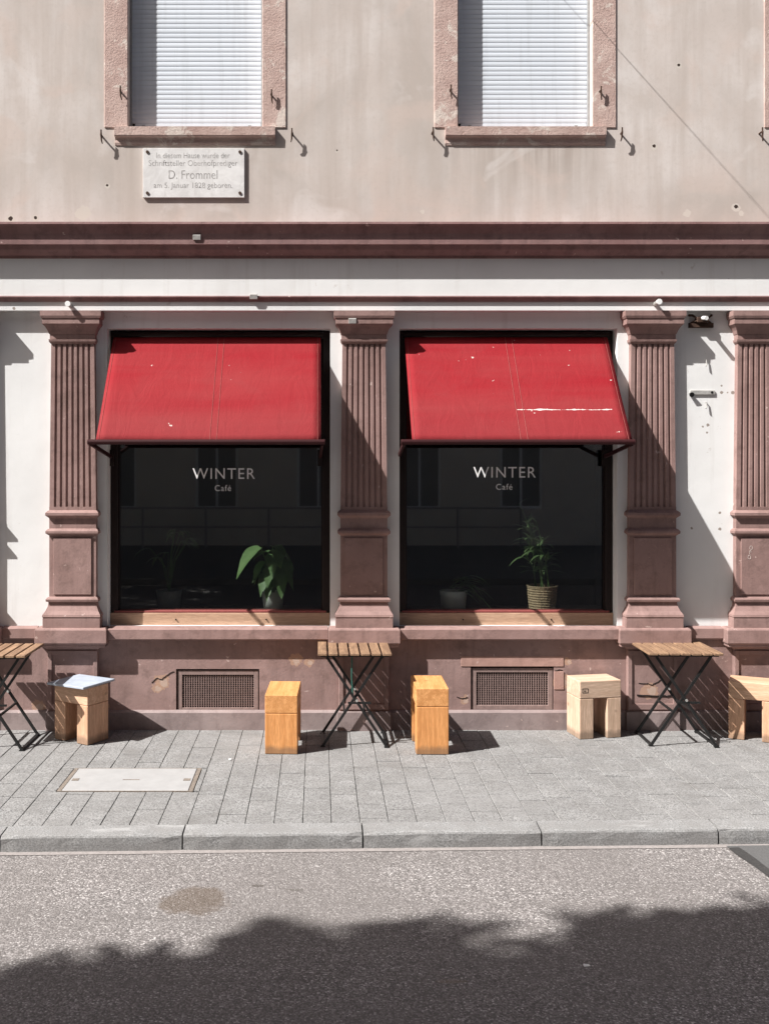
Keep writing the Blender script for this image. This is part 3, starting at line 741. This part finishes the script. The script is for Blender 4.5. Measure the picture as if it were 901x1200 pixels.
pq = thing('memorial_plaque', 'weathered white marble plaque with four engraved lines fixed under the window', 'plaque', (X(227, YF), YF, Z(231.5, YF)))
px0, px1, pz0, pz1 = X(167.5, 7.78), X(286.5, 7.78), Z(231, 7.78), Z(173, 7.78)
sb = MB().box(px0, px1, YF - .018, YF - .001, pz0, pz1).build('slab', 'marble', pq, .002)
for (xx, zz_) in ((px0 + .035, pz0 + .035), (px1 - .035, pz0 + .035), (px0 + .035, pz1 - .03), (px1 - .035, pz1 - .03)):
    MB().tube([(xx, YF + .02, zz_), (xx, YF - .024, zz_)], [.014, .012], 10).build('bolt', 'iron', pq)
for (txt, py, wpx, sz) in (('In diesem Hause wurde der', 181.5, 86, .064), ('Schriftsteller Oberhofprediger', 191.5, 104, .064), ('D. Frommel', 204, 57, .098), ('am 5. Januar 1828 geboren.', 217.5, 92, .062)):
    text_obj('inscription', txt, sz, ((px0 + px1) / 2 - .005, YF - .0185, Z(py, 7.78)), 'engrave', sb, width=wpx * 7.78 / F, extr=.0003, offset=-.0008)

def grille(v, label):
    x0, x1, z0, z1 = v; ys = 7.872
    gth = thing('vent_grille', label, 'vent', ((x0 + x1) / 2, ys, z0), 0, 'cellar vents in the plinth')
    a = .012; f = .035; m = MB()
    X0, X1, Z0, Z1 = x0 + a, x1 - .008, z0 + .006, z1 - .014
    m.box(X0, X0 + f, ys, ys + .02, Z0, Z1).box(X1 - f, X1, ys, ys + .02, Z0, Z1).box(X0 + f, X1 - f, ys, ys + .02, Z0, Z0 + f).box(X0 + f, X1 - f, ys, ys + .02, Z1 - f, Z1)
    m.build('frame', 'grille', gth, .002)
    m = MB(); n = 30; k = 15
    for i in range(1, n):
        x = X0 + f + (X1 - X0 - 2 * f) * i / n; m.box(x - .0032, x + .0032, ys + .008, ys + .012, Z0 + f, Z1 - f)
    m.build('vertical_bars', 'grille', gth)['kind'] = 'stuff'
    m = MB()
    for i in range(1, k):
        z = Z0 + f + (Z1 - Z0 - 2 * f) * i / k; m.box(X0 + f, X1 - f, ys + .0125, ys + .0165, z - .0032, z + .0032)
    m.build('cross_bars', 'grille', gth)['kind'] = 'stuff'
    MB().box(x0, x1, ys + .045, ys + .05, z0, z1).build('backing', 'void', gth)
grille(VT[0], 'square-mesh cellar vent in the plinth below the window with the big-leaved plant')
grille(VT[1], 'square-mesh cellar vent edged by bare reddish stone below the window with the palm')

# awnings
def awning(xa, xb, ba, bb, label):
    D_t, D_b = 7.955, 7.32; zt_, zb_ = Z(395.5, 7.96), Z(516, D_b)
    a = thing('awning', label, 'awning', ((xa + xb) / 2, 7.97, zb_ - .3), 0, 'red awnings over the shop windows')
    nu, nv = 24, 16; m = MB(); th = .004
    def P(u, v):
        x = xa + (xb - xa) * u; y = D_t + (D_b - D_t) * v; z = zt_ + (zb_ - zt_) * v
        s_ = -.02 * math.sin(math.pi * v) * (1 + .35 * math.sin(u * 7 + xa)) - .007 * math.sin(math.pi * v * 3 + u * 2.2) * math.sin(math.pi * v) - .004 * math.sin(u * 31 + v * 6) * v * (1 - v) * 2 - .006 * math.sin(math.pi * u) * v
        return Vector((x, y + s_ * .5, z + s_))
    for k in (0, th):
        for j in range(nv + 1):
            for i in range(nu + 1):
                p = P(i / nu, j / nv); m.v.append((p.x, p.y + k * .8, p.z - k * .6))
    o = (nu + 1) * (nv + 1); id_ = lambda i, j: j * (nu + 1) + i
    for j in range(nv):
        for i in range(nu):
            q = (id_(i, j), id_(i, j + 1), id_(i + 1, j + 1), id_(i + 1, j)); m.f += [q, tuple(o + t for t in q[::-1])]
    for i in range(nu):
        m.f += [(id_(i, 0), id_(i + 1, 0), o + id_(i + 1, 0), o + id_(i, 0)), (id_(i + 1, nv), id_(i, nv), o + id_(i, nv), o + id_(i + 1, nv))]
    for j in range(nv):
        m.f += [(id_(0, j + 1), id_(0, j), o + id_(0, j), o + id_(0, j + 1)), (id_(nu, j), id_(nu, j + 1), o + id_(nu, j + 1), o + id_(nu, j))]
    can = m.build('canopy', 'canvas', a, smooth=True)
    for u in (.505, .535) if xa < 0 else (.495, .527):
        MB().tube([P(u, v / 12) + Vector((0, -.001, .0015)) for v in range(13)], .0014, 5).build('seam', 'seam', can)
    for u in (.012, .985):
        MB().tube([P(u, v / 12) + Vector((0, -.001, .0015)) for v in range(13)], .0012, 5).build('seam', 'seam', can)
    # front rail, roller tube, folding arms
    MB().run([(D_b + .02, zb_ - .03), (D_b - .012, zb_ - .032), (D_b - .018, zb_ - .012), (D_b - .014, zb_ + .002), (D_b + .004, zb_ + .008), (D_b + .02, zb_ + .004)], ba, bb).build('front_rail', 'maroon', a, .003)
    MB().tube([(xa - .02, 7.975, zt_ + .02), (xb + .02, 7.975, zt_ + .02)], .026, 14).build('roller', 'frame', a, smooth=True)
    for x, s_ in ((ba + .02, 1), (bb - .02, -1)):
        xq = x + s_ * .015
        MB().bar((x, D_b + .01, zb_ - .025), (xq, 7.985, zb_ - .115), .018, .026).build('arm', 'maroon', a)
        MB().box(xq - .02, xq + .02, 7.975, 8.003, zb_ - .19, zb_ - .06).build('arm_bracket', 'frame', a)
    return a
awning(X(133.5, 7.96), X(376, 7.96), X(103, 7.32), X(381, 7.32), 'red canvas awning shading the window with the big-leaved plant')
awning(X(474, 7.96), X(711, 7.96), X(470, 7.32), X(744, 7.32), 'red canvas awning with a white scuffed crease, shading the window with the palm')

# pegs above the capitals, clips, lamp bracket, bolt plate
def peg(px, py, label):
    x, z = X(px, YF), Z(py, YF)
    p = thing('wall_peg', label, 'wall peg', (x, YF, z), 0, 'pegs above the pilasters')
    MB().tube([(x, YF + .02, z), (x, YF - .09, z + .004)], .017, 10).build('shank', 'galv', p)
    MB().tube([(x, YF - .0905, z + .004), (x, YF - .105, z + .004)], .022, 10).build('head', 'letter', p)
peg(83.5, 359, 'white headed peg above the fluted pilaster beside the white-topped stool'); peg(767, 356.5, 'white headed peg above the pilaster beside the wall lamp bracket')
def clip(px, py, yy, label):
    x, z = X(px, yy), Z(py, yy)
    tag(MB().run([(yy + .012, z - .02), (yy - .006, z - .022), (yy - .012, z + .015), (yy - .004, z + .022), (yy + .012, z + .02)], x - .03, x + .03).build('metal_clip', 'galv', None, .002, org=(x, yy, z)), label, 'clip', 'clips on the mouldings')
clip(231, 278, YF - .11, 'pale metal clip on the dark cornice under the plaque'); clip(297.5, 347.5, YF - .026, 'pale metal clip on the string course above the red awning')
clip(413, 376, Y0 - .122, 'pale scrap on the capital of the pilaster between the awnings')
x, z = X(820, Y0), Z(377, Y0)
lb = thing('wall_bracket', 'dark rusty lamp bracket with a white stub on the white wall', 'bracket', (x, Y0, z))
MB().box(x - .095, x + .095, Y0 - .03, Y0 + .002, z - .05, z - .012).build('back_plate', 'iron', lb, .003)
for s_ in (-1, 1):
    MB().tube([(x + s_ * .075, Y0 - .012, z - .012), (x + s_ * .03, Y0 - .05, z + .01), (x + s_ * .075, Y0 - .035, z + .045), (x + s_ * .088, Y0 + .002, z + .05)], .010, 8).build('arm', 'iron', lb)
MB().box(x - .045, x + .045, Y0 - .06, Y0 + .002, z - .012, z + .03).build('clamp', 'iron', lb, .004)
MB().tube([(x, Y0 - .06, z + .02), (x, Y0 - .13, z + .01)], .016, 10).build('stub', 'letter', lb)
x, z = X(821, Y0), Z(460, Y0)
bl = thing('door_bolt', 'flat grey metal bar with a black knob screwed to the white wall', 'bolt', (x, Y0, z))
MB().box(x - .09, x + .105, Y0 - .012, Y0 + .002, z - .018, z + .018).build('bar', 'galv', bl, .003)
MB().tube([(x - .085, Y0 - .035, z - .02), (x - .085, Y0 - .006, z - .012)], [.02, .012], 10).build('knob', 'blackmetal', bl)
MB().tube([(x + .082, Y0 - .014, z), (x + .082, Y0 - .01, z)], .010, 10).build('hole', 'blackmetal', bl)
for py, lab in ((425, 'small iron hook on the white wall above the grey bar'), (474.5, 'small iron hook on the white wall below the grey bar')):
    x, z = X(826.5, Y0), Z(py, Y0)
    tag(MB().tube([(x, Y0 + .01, z + .02), (x, Y0 - .015, z + .02), (x, Y0 - .018, z - .015), (x - .008, Y0 - .024, z - .03)], .005, 7).build('wall_hook', 'galv', None, org=(x, Y0, z)), lab, 'hook')
# chalk scribble on the right pilaster
chalk = MB()
for k, (dx, dy) in enumerate(((0, 0), (1, -5.5), (2, -11))):
    cx_, cz_ = X(877.5 + dx, 7.81), Z(653 + dy, 7.81); pts = [(cx_ + .011 * math.cos(t) * (1 if k != 1 else .6), Y0 - .0705, cz_ + .015 * math.sin(t)) for t in [2 * math.pi * i / 10 for i in range(9 if k == 1 else 11)]]
    chalk.tube(pts, .0017, 5)
chalk.build('chalk_scribble', mat_plain('faded_chalk', (.50, .43, .40), .9), B)
# cracks in the plinth paint
def crack(pts, yy, r=.0035):
    rr = random.Random(len(pts)); P_ = []
    for (a, b) in zip(pts, pts[1:]):
        for k in range(5):
            t = k / 5; P_.append((X(a[0] + (b[0] - a[0]) * t, yy), yy + .0005, Z(a[1] + (b[1] - a[1]) * t + rr.uniform(-.6, .6), yy)))
    return MB().tube(P_, r, 4).build('plaster_crack', 'void', B)
crack([(178, 800), (183, 795), (190, 796), (198, 790), (206, 786)], 7.861); crack([(650, 785.5), (661, 785.5)], 7.861); crack([(535, 817), (542, 819), (549, 817)], 7.861)
crack([(748, 800.5), (757, 801), (764, 802.5), (771, 799), (775, 796)], Y0 - .053); crack([(746, 815), (776, 816), (788, 815.5)], Y0 - .054, .006); crack([(541, 769), (540, 781)], 7.861, .0025)

# ------------------------------------------------------------------ stools
def stool(px, py, ang, L, Wd, h, leg, seat, label, corner='left', wood_t=.112, seat_t=.132):
    """corner at photo pixel (px, py) on the pavement: front-left (or front-right) bottom corner; long side runs along local x"""
    D = H * F / (py - VY); c = Vector((X(px, D), D, 0)); a = R(ang)
    ux = Vector((math.cos(a), math.sin(a), 0)); uy = Vector((-math.sin(a), math.cos(a), 0))
    ctr = c + ux * (L / 2) * (1 if corner == 'left' else -1) + uy * Wd / 2
    t = thing('wooden_stool', label, 'stool', (ctr.x, ctr.y, .001), a, 'block stools outside the cafe', local=True)
    MB().box(-L / 2, L / 2, -Wd / 2, Wd / 2, h - seat_t, h).build('seat', seat, t, .006, seg=3)
    for s_ in (-1, 1):
        x0, x1 = sorted((s_ * L / 2, s_ * (L / 2 - wood_t)))
        MB().box(x0, x1, -Wd / 2 + .001, Wd / 2 - .001, 0, h - seat_t - .0015).build('leg', leg, t, .005, seg=2)
    return t
# long axis pointing away from the facade viewer for the two middle ones
st1 = stool(103, 874, 180 - 32 + 180, .345, .22, .425, 'orange', 'orange_s', 'warm pine block stool topped by a blue-grey square slab', corner='right')
sl_l = st1.location.copy(); slab = MB().box(-.18, .18, -.175, .175, 0, .016).build('stone_slab', 'slate', None, .002)
slab.location = (sl_l.x - .004, sl_l.y + .005, .4265); slab.rotation_euler = (0, 0, st1.rotation_euler.z + R(3)); tag(slab, 'thin blue-grey square slab lying on a pine stool', 'slab')
stool(348.8, 884.3, 88, .47, .235, .425, 'ochre', 'ochre_s', 'honey coloured block stool between the left vent and the middle table', corner='left')
stool(525.9, 884.6, 89.5, .45, .235, .475, 'ochre', 'ochre_s', 'tall honey coloured block stool between the middle table and the right vent', corner='left')
s4 = stool(679.1, 867, 10.5, .336, .236, .44, 'pale', 'pale_s', 'pale pine block stool with a small burnt mark, beside the right-hand vent', corner='left')
bm_ = MB(); t_ = .003; x0, x1, z0, z1 = -.148, -.10, .352, .385; yy = -.1195
bm_.box(x0, x1, yy, yy + .002, z0, z0 + t_).box(x0, x1, yy, yy + .002, z1 - t_, z1).box(x0, x0 + t_, yy, yy + .002, z0 + t_, z1 - t_).box(x1 - t_, x1, yy, yy + .002, z0 + t_, z1 - t_).box(x0 + .012, x1 - .02, yy, yy + .002, z0 + .012, z0 + .018)
bm_.build('burnt_mark', 'void', s4)
stool(853, 865.5, -26, .345, .235, .44, 'orange', 'orange_s', 'warm pine block stool turned askew beside the right-hand folding table', corner='left')

# ------------------------------------------------------------------ folding tables
def table(cx, cy, rz, label, strap=False):
    t = thing('folding_table', label, 'table', (cx, cy, .001), rz, 'slatted folding tables outside the cafe', local=True)
    W, Dp, hh = .54, .50, .70
    n = 7; gap = .0135; sw = (W - gap * (n - 1)) / n
    for i in range(n):
        x0 = -W / 2 + i * (sw + gap)
        MB().box(x0, x0 + sw, -Dp / 2, Dp / 2, hh - .018, hh).build('slat', 'acacia', t, .003)
    for y in (-.2, .2): MB().box(-W / 2 + .02, W / 2 - .02, y - .012, y + .012, hh - .032, hh - .0185).build('slat_bearer', 'blackmetal', t)
    for s_, yy in ((1, .205), (-1, .180)):
        for y in (-yy, yy):
            MB().bar((-s_ * .205, y, hh - .033), (s_ * .235, y, .006), .019, .013, (0, 1, 0)).build('leg', 'blackmetal', t)
        MB().bar((s_ * .235, -yy - .012, .010), (s_ * .235, yy + .012, .010), .022, .012).build('foot_bar', 'blackmetal', t)
        MB().bar((s_ * .075, -yy, .255), (s_ * .075, yy, .255), .014, .014).build('crossbar', 'blackmetal', t)
        for y in (-yy, yy): MB().box(s_ * .235 - .018, s_ * .235 + .018, y - .014, y + .014, -.0005, .006).build('foot_cap', 'blackmetal', t)
    for y in (-.193, .193): MB().tube([(.015, y - .022, .345), (.015, y + .022, .345)], .010, 8).build('pivot', 'galv', t)
    MB().box(-.05, .12, -.2, -.186, .318, .332).build('stay', 'blackmetal', t)
    if strap:
        MB().tube([(-.02, -.2, .67), (-.022, -.205, .52), (-.015, -.205, .40), (-.01, -.2, .36)], .006, 7).build('strap', mat_plain('green_strap', (.02, .09, .07), .6), t)
    return t
table(.268, 7.555, 0, 'slatted folding table on black crossed legs in front of the pilaster between the awnings', True)
table(2.70, 7.565, R(-1.5), 'slatted folding table on black crossed legs between the pale stool and the askew stool')
table(-2.39, 7.475, R(0), 'slatted folding table on black crossed legs beside the stool with the grey slab')

# ------------------------------------------------------------------ plants behind the glass
LED = .871
def blade(p, d, up, L, Wd, m, droop=.3, n=6, fold=.15):
    p = Vector(p); d = Vector(d).normalized(); side = d.cross(Vector(up))
    if side.length < .05: side = d.cross(Vector((1, .3, 0)))
    side.normalize(); k = len(m.v)
    nrm = side.cross(d).normalized()
    for i in range(n + 1):
        t = i / n; wv = Wd * math.sin(math.pi * min(1, (t * .92 + .08)) ** .75) * .5
        c = p + d * (L * t) + Vector((0, 0, -droop * L * t * t))
        m.v += [tuple(c - side * wv + nrm * fold * wv), tuple(c), tuple(c + side * wv + nrm * fold * wv)]
    for i in range(n):
        a = k + 3 * i; m.f += [(a, a + 1, a + 4, a + 3), (a + 1, a + 2, a + 5, a + 4)]
def pot(parent, x, y, r, hgt, mat, taper=.8, name='pot'):
    MB().lathe([(r * taper, 0), (r * .92, hgt * .6), (r, hgt), (r * .9, hgt), (r * .88, hgt * .86)], (x, y, LED), 28).build(name, mat, parent, smooth=True)
    MB().lathe([(r * .3, hgt * .80), (r * .87, hgt * .86), (r * .2, hgt * .88)], (x, y, LED), 16).build('soil', 'dirt', parent)
rp = random.Random(11)
# broad-leaved plant
x, y = X(320, 8.36), 8.38
p1 = thing('potted_plant', 'broad-leaved green plant in a white pot behind the left shop window', 'plant', (x, y, LED))
pot(p1, x, y, .095, .15, 'pot')
stm = MB()
for (tx, tz, az, L_, W_, dr) in ((-.10, .46, 200, .24, .21, .75), (.0, .47, 330, .15, .13, .6), (.05, .43, 10, .14, .13, .8), (-.07, .34, 215, .14, .10, .9), (-.02, .33, 262, .17, .14, .9),
                                 (.04, .30, 295, .17, .14, 1.0), (-.04, .25, 240, .15, .12, 1.0), (.07, .36, 320, .15, .13, .9), (.03, .38, 100, .18, .14, .6), (-.04, .42, 140, .15, .13, .6), (.05, .22, 285, .14, .12, 1.0),
                                 (.0, .40, 270, .16, .13, .9), (.07, .27, 340, .13, .12, 1.0), (-.02, .19, 255, .12, .10, 1.1), (.02, .44, 300, .14, .12, .8), (-.05, .30, 180, .12, .10, 1.0)):
    a_ = R(az); tip = Vector((x + tx, y - .03 + rp.uniform(-.03, .03), LED + .06 + tz))
    stm.tube([(x + tx * .1, y, LED + .12), (x + tx * .5, y - .01, LED + .1 + tz * .6), tuple(tip)], .005, 6)
    m = MB(); blade(tip, (math.cos(a_), math.sin(a_) - .25, .05 if dr < .7 else -.35), (0, 0, 1), L_, W_, m, dr, 9, .25)
    m.v = [(q[0] + rp.uniform(-.004, .004), q[1] + rp.uniform(-.006, .006), q[2] + rp.uniform(-.005, .005)) for q in m.v]
    m.build('leaf', 'leaf_a', p1, smooth=True)
stm.build('stem', 'leaf_a', p1)
# palm in a basket
x, y = X(635, 8.4), 8.40
p2 = thing('potted_plant', 'tall slender palm in a woven basket behind the right shop window', 'plant', (x, y, LED))
nr = 9; prof = []
for k in range(nr):
    for j, b_ in enumerate((0, .004, .0055, .004)): prof.append((.106 + .017 * (k + j / 4) / nr + b_, .19 * (k + j / 4) / nr))
prof += [(.130, .188), (.131, .198), (.118, .198), (.112, .165)]
bk = MB().lathe(prof, (x, y, LED), 30)
bk.v = [(x + (v[0] - x) * (1 + .012 * math.sin(i * 2.1)), y + (v[1] - y) * (1 + .012 * math.sin(i * 2.1)), v[2]) for i, v in enumerate(bk.v)]
bk.build('basket', 'basket', p2); MB().lathe([(.04, .155), (.112, .165), (.03, .168)], (x, y, LED), 16).build('soil', 'dirt', p2)
fol = MB(); can_ = MB()
for i in range(11):
    ax, ay = rp.uniform(-.06, .06), rp.uniform(-.05, .05); hgt = rp.uniform(.22, .62) if i else .74; lean = rp.uniform(-.16, .06) if i else -.20
    base = Vector((x + ax, y + ay, LED + .15)); tip = base + Vector((lean, rp.uniform(-.1, .06), hgt))
    mid = base.lerp(tip, .5) + Vector((-lean * .2, 0, .03))
    can_.tube([base, mid, tip], [.006, .005, .003], 6)
    for k in range(9):
        t = rp.uniform(.35, 1); q = base.lerp(mid, t * 2) if t < .5 else mid.lerp(tip, t * 2 - 1)
        a_ = rp.uniform(0, 6.28); blade(q, (math.cos(a_), math.sin(a_) * .6, rp.uniform(.2, 1.1)), (0, 0, 1), rp.uniform(.13, .25), rp.uniform(.022, .04), fol, rp.uniform(.2, .7), 5, .1)
can_.build('stem', 'leaf_b', p2); fol.build('fronds', 'leaf_b', p2, smooth=True)
# small trailing plant in a white pot
x, y = X(531, 8.28), 8.275
p3 = thing('potted_plant', 'low trailing plant in a plain white pot left of the palm', 'plant', (x, y, LED))
pot(p3, x, y, .115, .17, 'pot', .85)
fol = MB()
for i in range(34):
    a_ = rp.uniform(-.9, .6); q = Vector((x + rp.uniform(-.04, .06), y + rp.uniform(-.05, .05), LED + .16 + rp.uniform(0, .10)))
    blade(q, (math.cos(a_), (math.sin(a_) - .1) * .5, rp.uniform(.2, .9)), (0, 0, 1), rp.uniform(.2, .36), rp.uniform(.026, .045), fol, rp.uniform(.5, 1.1), 6)
fol.build('leaves', 'leaf_a', p3, smooth=True)
# dim spindly plant
x, y = X(198, 8.45), 8.47
p4 = thing('potted_plant', 'spindly plant in a small ribbed pot left of the broad-leaved plant', 'plant', (x, y, LED))
pot(p4, x, y, .11, .15, 'grey', .85)
fol = MB(); can_ = MB()
for i in range(9):
    a_ = rp.uniform(0, 6.28); tip = Vector((x + .16 * math.cos(a_), y + .1 * math.sin(a_), LED + .15 + rp.uniform(.25, .55)))
    can_.tube([(x, y, LED + .12), ((x * 2 + tip.x) / 3, y, LED + .12 + (tip.z - LED) * .5), tip], .004, 6)
    for k in range(3): b_ = a_ + rp.uniform(-1, 1); blade(tip, (math.cos(b_), math.sin(b_), .2), (0, 0, 1), rp.uniform(.1, .2), .03, fol, .6, 5)
can_.build('stem', 'leaf_b', p4); fol.build('leaves', 'leaf_b', p4, smooth=True)

# ------------------------------------------------------------------ across the street (mirrored in the glass, shades the road)
struct(MB().box(-45, 45, -9.5, -2.0, -.24, .02).build('far_pavement', 'paver'))
FB = thing('apartment_building', 'plain rendered apartment house across the street, mirrored in the shop glass', 'building', (0, -9.5, 0))
holes = []
for fl in range(5):
    for k in range(-9, 10):
        holes.append((k * 2.6 - .55, k * 2.6 + .55, .95 + fl * 3.1, 2.6 + fl * 3.1))
fw = grid_wall([-26, 26], [0, 17], holes, -9.5, -9.9)
fw.build('wall', 'far', FB)
MB().box(-26, 26, -10.6, -10.2, 0, 17).build('core', 'void', FB)
MB().run([(-9.3, 17), (-9.3, 17.2), (-14, 20), (-18.5, 17.2), (-18.5, 17)], -26.3, 26.3).build('roof', 'roof', FB)
wm = MB(); wm.box(-.55, -.48, -.05, .05, -.82, .82).box(.48, .55, -.05, .05, -.82, .82).box(-.48, .48, -.05, .05, .75, .82).box(-.48, .48, -.05, .05, -.82, -.75).box(-.03, .03, -.05, .05, -.75, .75)
wp = wq = None
for (a, b, c, d) in holes:
    if abs((a + b) / 2) > 11: continue
    if wp is None: wp = wm.build('window', 'letter', FB, org=(0, 0, 0)); o = wp
    else: o = wp.copy(); C.objects.link(o)
    o.parent = FB; o.location = Vector(((a + b) / 2, -9.62, (c + d) / 2)) - Vector((0, -9.5, 0))
    if wq is None: wq = MB().box(-.48, .48, -.01, .01, -.75, .75).build('pane', 'farpane', o, org=(0, 0, 0))
    else: q_ = wq.copy(); C.objects.link(q_); q_.parent = o

rl = thing('street_railing', 'galvanised two-rail street railing across the road, mirrored in the shop glass', 'railing', (-2, -8.6, .02))
for zz_ in (.55, 1.02): MB().tube([(-9, -8.6, zz_), (5, -8.6, zz_)], .024, 8).build('rail', 'galv', rl)
for k in range(10): MB().tube([(-9 + k * 14 / 9, -8.6, 0), (-9 + k * 14 / 9, -8.6, 1.02)], .028, 8).build('post', 'galv', rl)
# three broad street trees: crown clumps are spread so that their shade ends along the line it has on the road
EDGE = sorted(on_road(px, py) for (px, py) in ((0, 1142), (60, 1130), (130, 1110), (200, 1103), (265, 1095), (300, 1076), (330, 1094), (400, 1082), (440, 1080), (480, 1070), (512, 1080),
                                               (532, 1118), (580, 1110), (640, 1088), (680, 1068), (740, 1072), (800, 1066), (850, 1058), (901, 1046)))
def edge(gx):
    if gx <= EDGE[0][0]: return EDGE[0][1] + .12 * math.sin(gx * 2.3)
    if gx >= EDGE[-1][0]: return EDGE[-1][1] + .12 * math.sin(gx * 2.3)
    for (p, q) in zip(EDGE, EDGE[1:]):
        if p[0] <= gx <= q[0]: return p[1] + (q[1] - p[1]) * (gx - p[0]) / max(1e-6, q[0] - p[0])
def street_tree(g0, g1, seed, label):
    rr = random.Random(seed); kx_, ky_ = SX / SZ, 1 / SZ; gc = (g0 + g1) / 2; hc = 8.6
    cx, cy = gc - kx_ * hc, 2.2 - ky_ * hc
    t = thing('street_tree', label, 'tree', (cx, cy, .02), 0, 'street trees across the road')
    tr = MB(); tr.tube([(cx, cy, 0), (cx + .05, cy, 2.4), (cx - .05, cy + .1, 5.6), (cx + .05, cy, 9.2)], [.25, .2, .16, .04], 10)
    V_, F_ = [], []
    def clump(gx, gd, h, cr, n):
        c = Vector((gx - kx_ * h, gd - ky_ * h, h))
        for k in range(n):
            v = Vector((rr.gauss(0, 1), rr.gauss(0, 1), rr.gauss(0, 1))).normalized() * cr * rr.random() ** .5
            p = c + v; d = Vector((rr.uniform(-1, 1), rr.uniform(-1, 1), rr.uniform(-1, .4))).normalized()
            s_ = Matrix.Rotation(rr.uniform(0, 6.28), 3, d) @ d.orthogonal().normalized(); L_ = rr.uniform(.10, .19); k0 = len(V_)
            V_.extend((tuple(p), tuple(p + d * L_ * .5 + s_ * L_ * .4), tuple(p + d * L_), tuple(p + d * L_ * .5 - s_ * L_ * .4))); F_.append((k0, k0 + 1, k0 + 2, k0 + 3))
        return c
    def height(gx):                               # domed crown: thickest over the trunk
        u = (gx - gc) / ((g1 - g0) / 2); return hc + rr.uniform(-1, 1) * (1.9 - .9 * u * u)
    for i in range(230):                          # body of the crown
        gx = rr.uniform(g0 - .3, g1 + .3); cr = rr.uniform(.35, .7); gd = rr.uniform(-2.8, edge(gx) - cr * 1.12)
        c = clump(gx, gd, height(gx), cr, int(300 * cr))
        if i % 5 == 0: tr.tube([(cx, cy, 5.2 + rr.uniform(0, 2)), ((cx + c.x) / 2, (cy + c.y) / 2, (7 + c.z) / 2), c], [.07, .045, .015], 6)
    for i in range(95):                           # outer sprays that break up the outline
        gx = rr.uniform(g0, g1); cr = rr.uniform(.10, .26); gd = edge(gx) - cr + rr.uniform(-.42, .05)
        clump(gx, gd, height(gx), cr, int(150 * cr))
    tr.build('trunk', 'bark', t, smooth=True)
    me = bpy.data.meshes.new('crown'); o0 = ORG[t.name]
    me.from_pydata([(a - o0.x, b - o0.y, c - o0.z) for a, b, c in V_], [], F_); me.materials.append(M['tree'])
    o = bpy.data.objects.new('crown', me); C.objects.link(o); o.parent = t
street_tree(-7.6, -1.4, 1, 'leafy street tree across the road, farthest from the dark asphalt patch')
street_tree(-1.4, 1.4, 2, 'narrow leafy street tree across the road, between two broader trees')
street_tree(1.4, 5.6, 3, 'leafy street tree across the road whose shade reaches the dark asphalt patch')

# span wire from the facade to the house opposite: its faint shadow crosses the upper wall
ax = X(612, YF); az = Z(-66, YF)
tag(MB().tube([(ax, YF + .02, az), (ax + .5, 3.6, az - .06), (ax + 1.0, -.6, az - .08), (ax + 2.0, -9.5, az)], .0026, 6).build('span_wire', 'blackmetal', None, org=(ax, YF, az)), 'thin dark span wire running from the upper wall across the street', 'wire')
# scrap of paper on the road and a pebble on the pavement
p_ = on_road(687, 1132); tag(MB().add([(-.012, -.008, 0), (.014, -.006, .002), (.012, .01, .001), (-.013, .007, .003), (-.012, -.008, .0025), (.014, -.006, .0045), (.012, .01, .0035), (-.013, .007, .0055)],
    [(0, 3, 2, 1), (4, 5, 6, 7), (0, 1, 5, 4), (1, 2, 6, 5), (2, 3, 7, 6), (3, 0, 4, 7)]).build('paper_scrap', 'letter', None), 'tiny white paper scrap lying on the shaded road', 'litter')
bpy.data.objects['paper_scrap'].location = (p_[0], p_[1], ROADZ)
D = H * F / (891 - VY); tag(MB().lathe([(.004, 0), (.011, .004), (.009, .010), (.003, .012)], (0, 0, 0), 9).build('pebble', 'letter', None), 'small white pebble on the pavers near the honey coloured stool', 'pebble')
bpy.data.objects['pebble'].location = (X(270, D), D, .001)
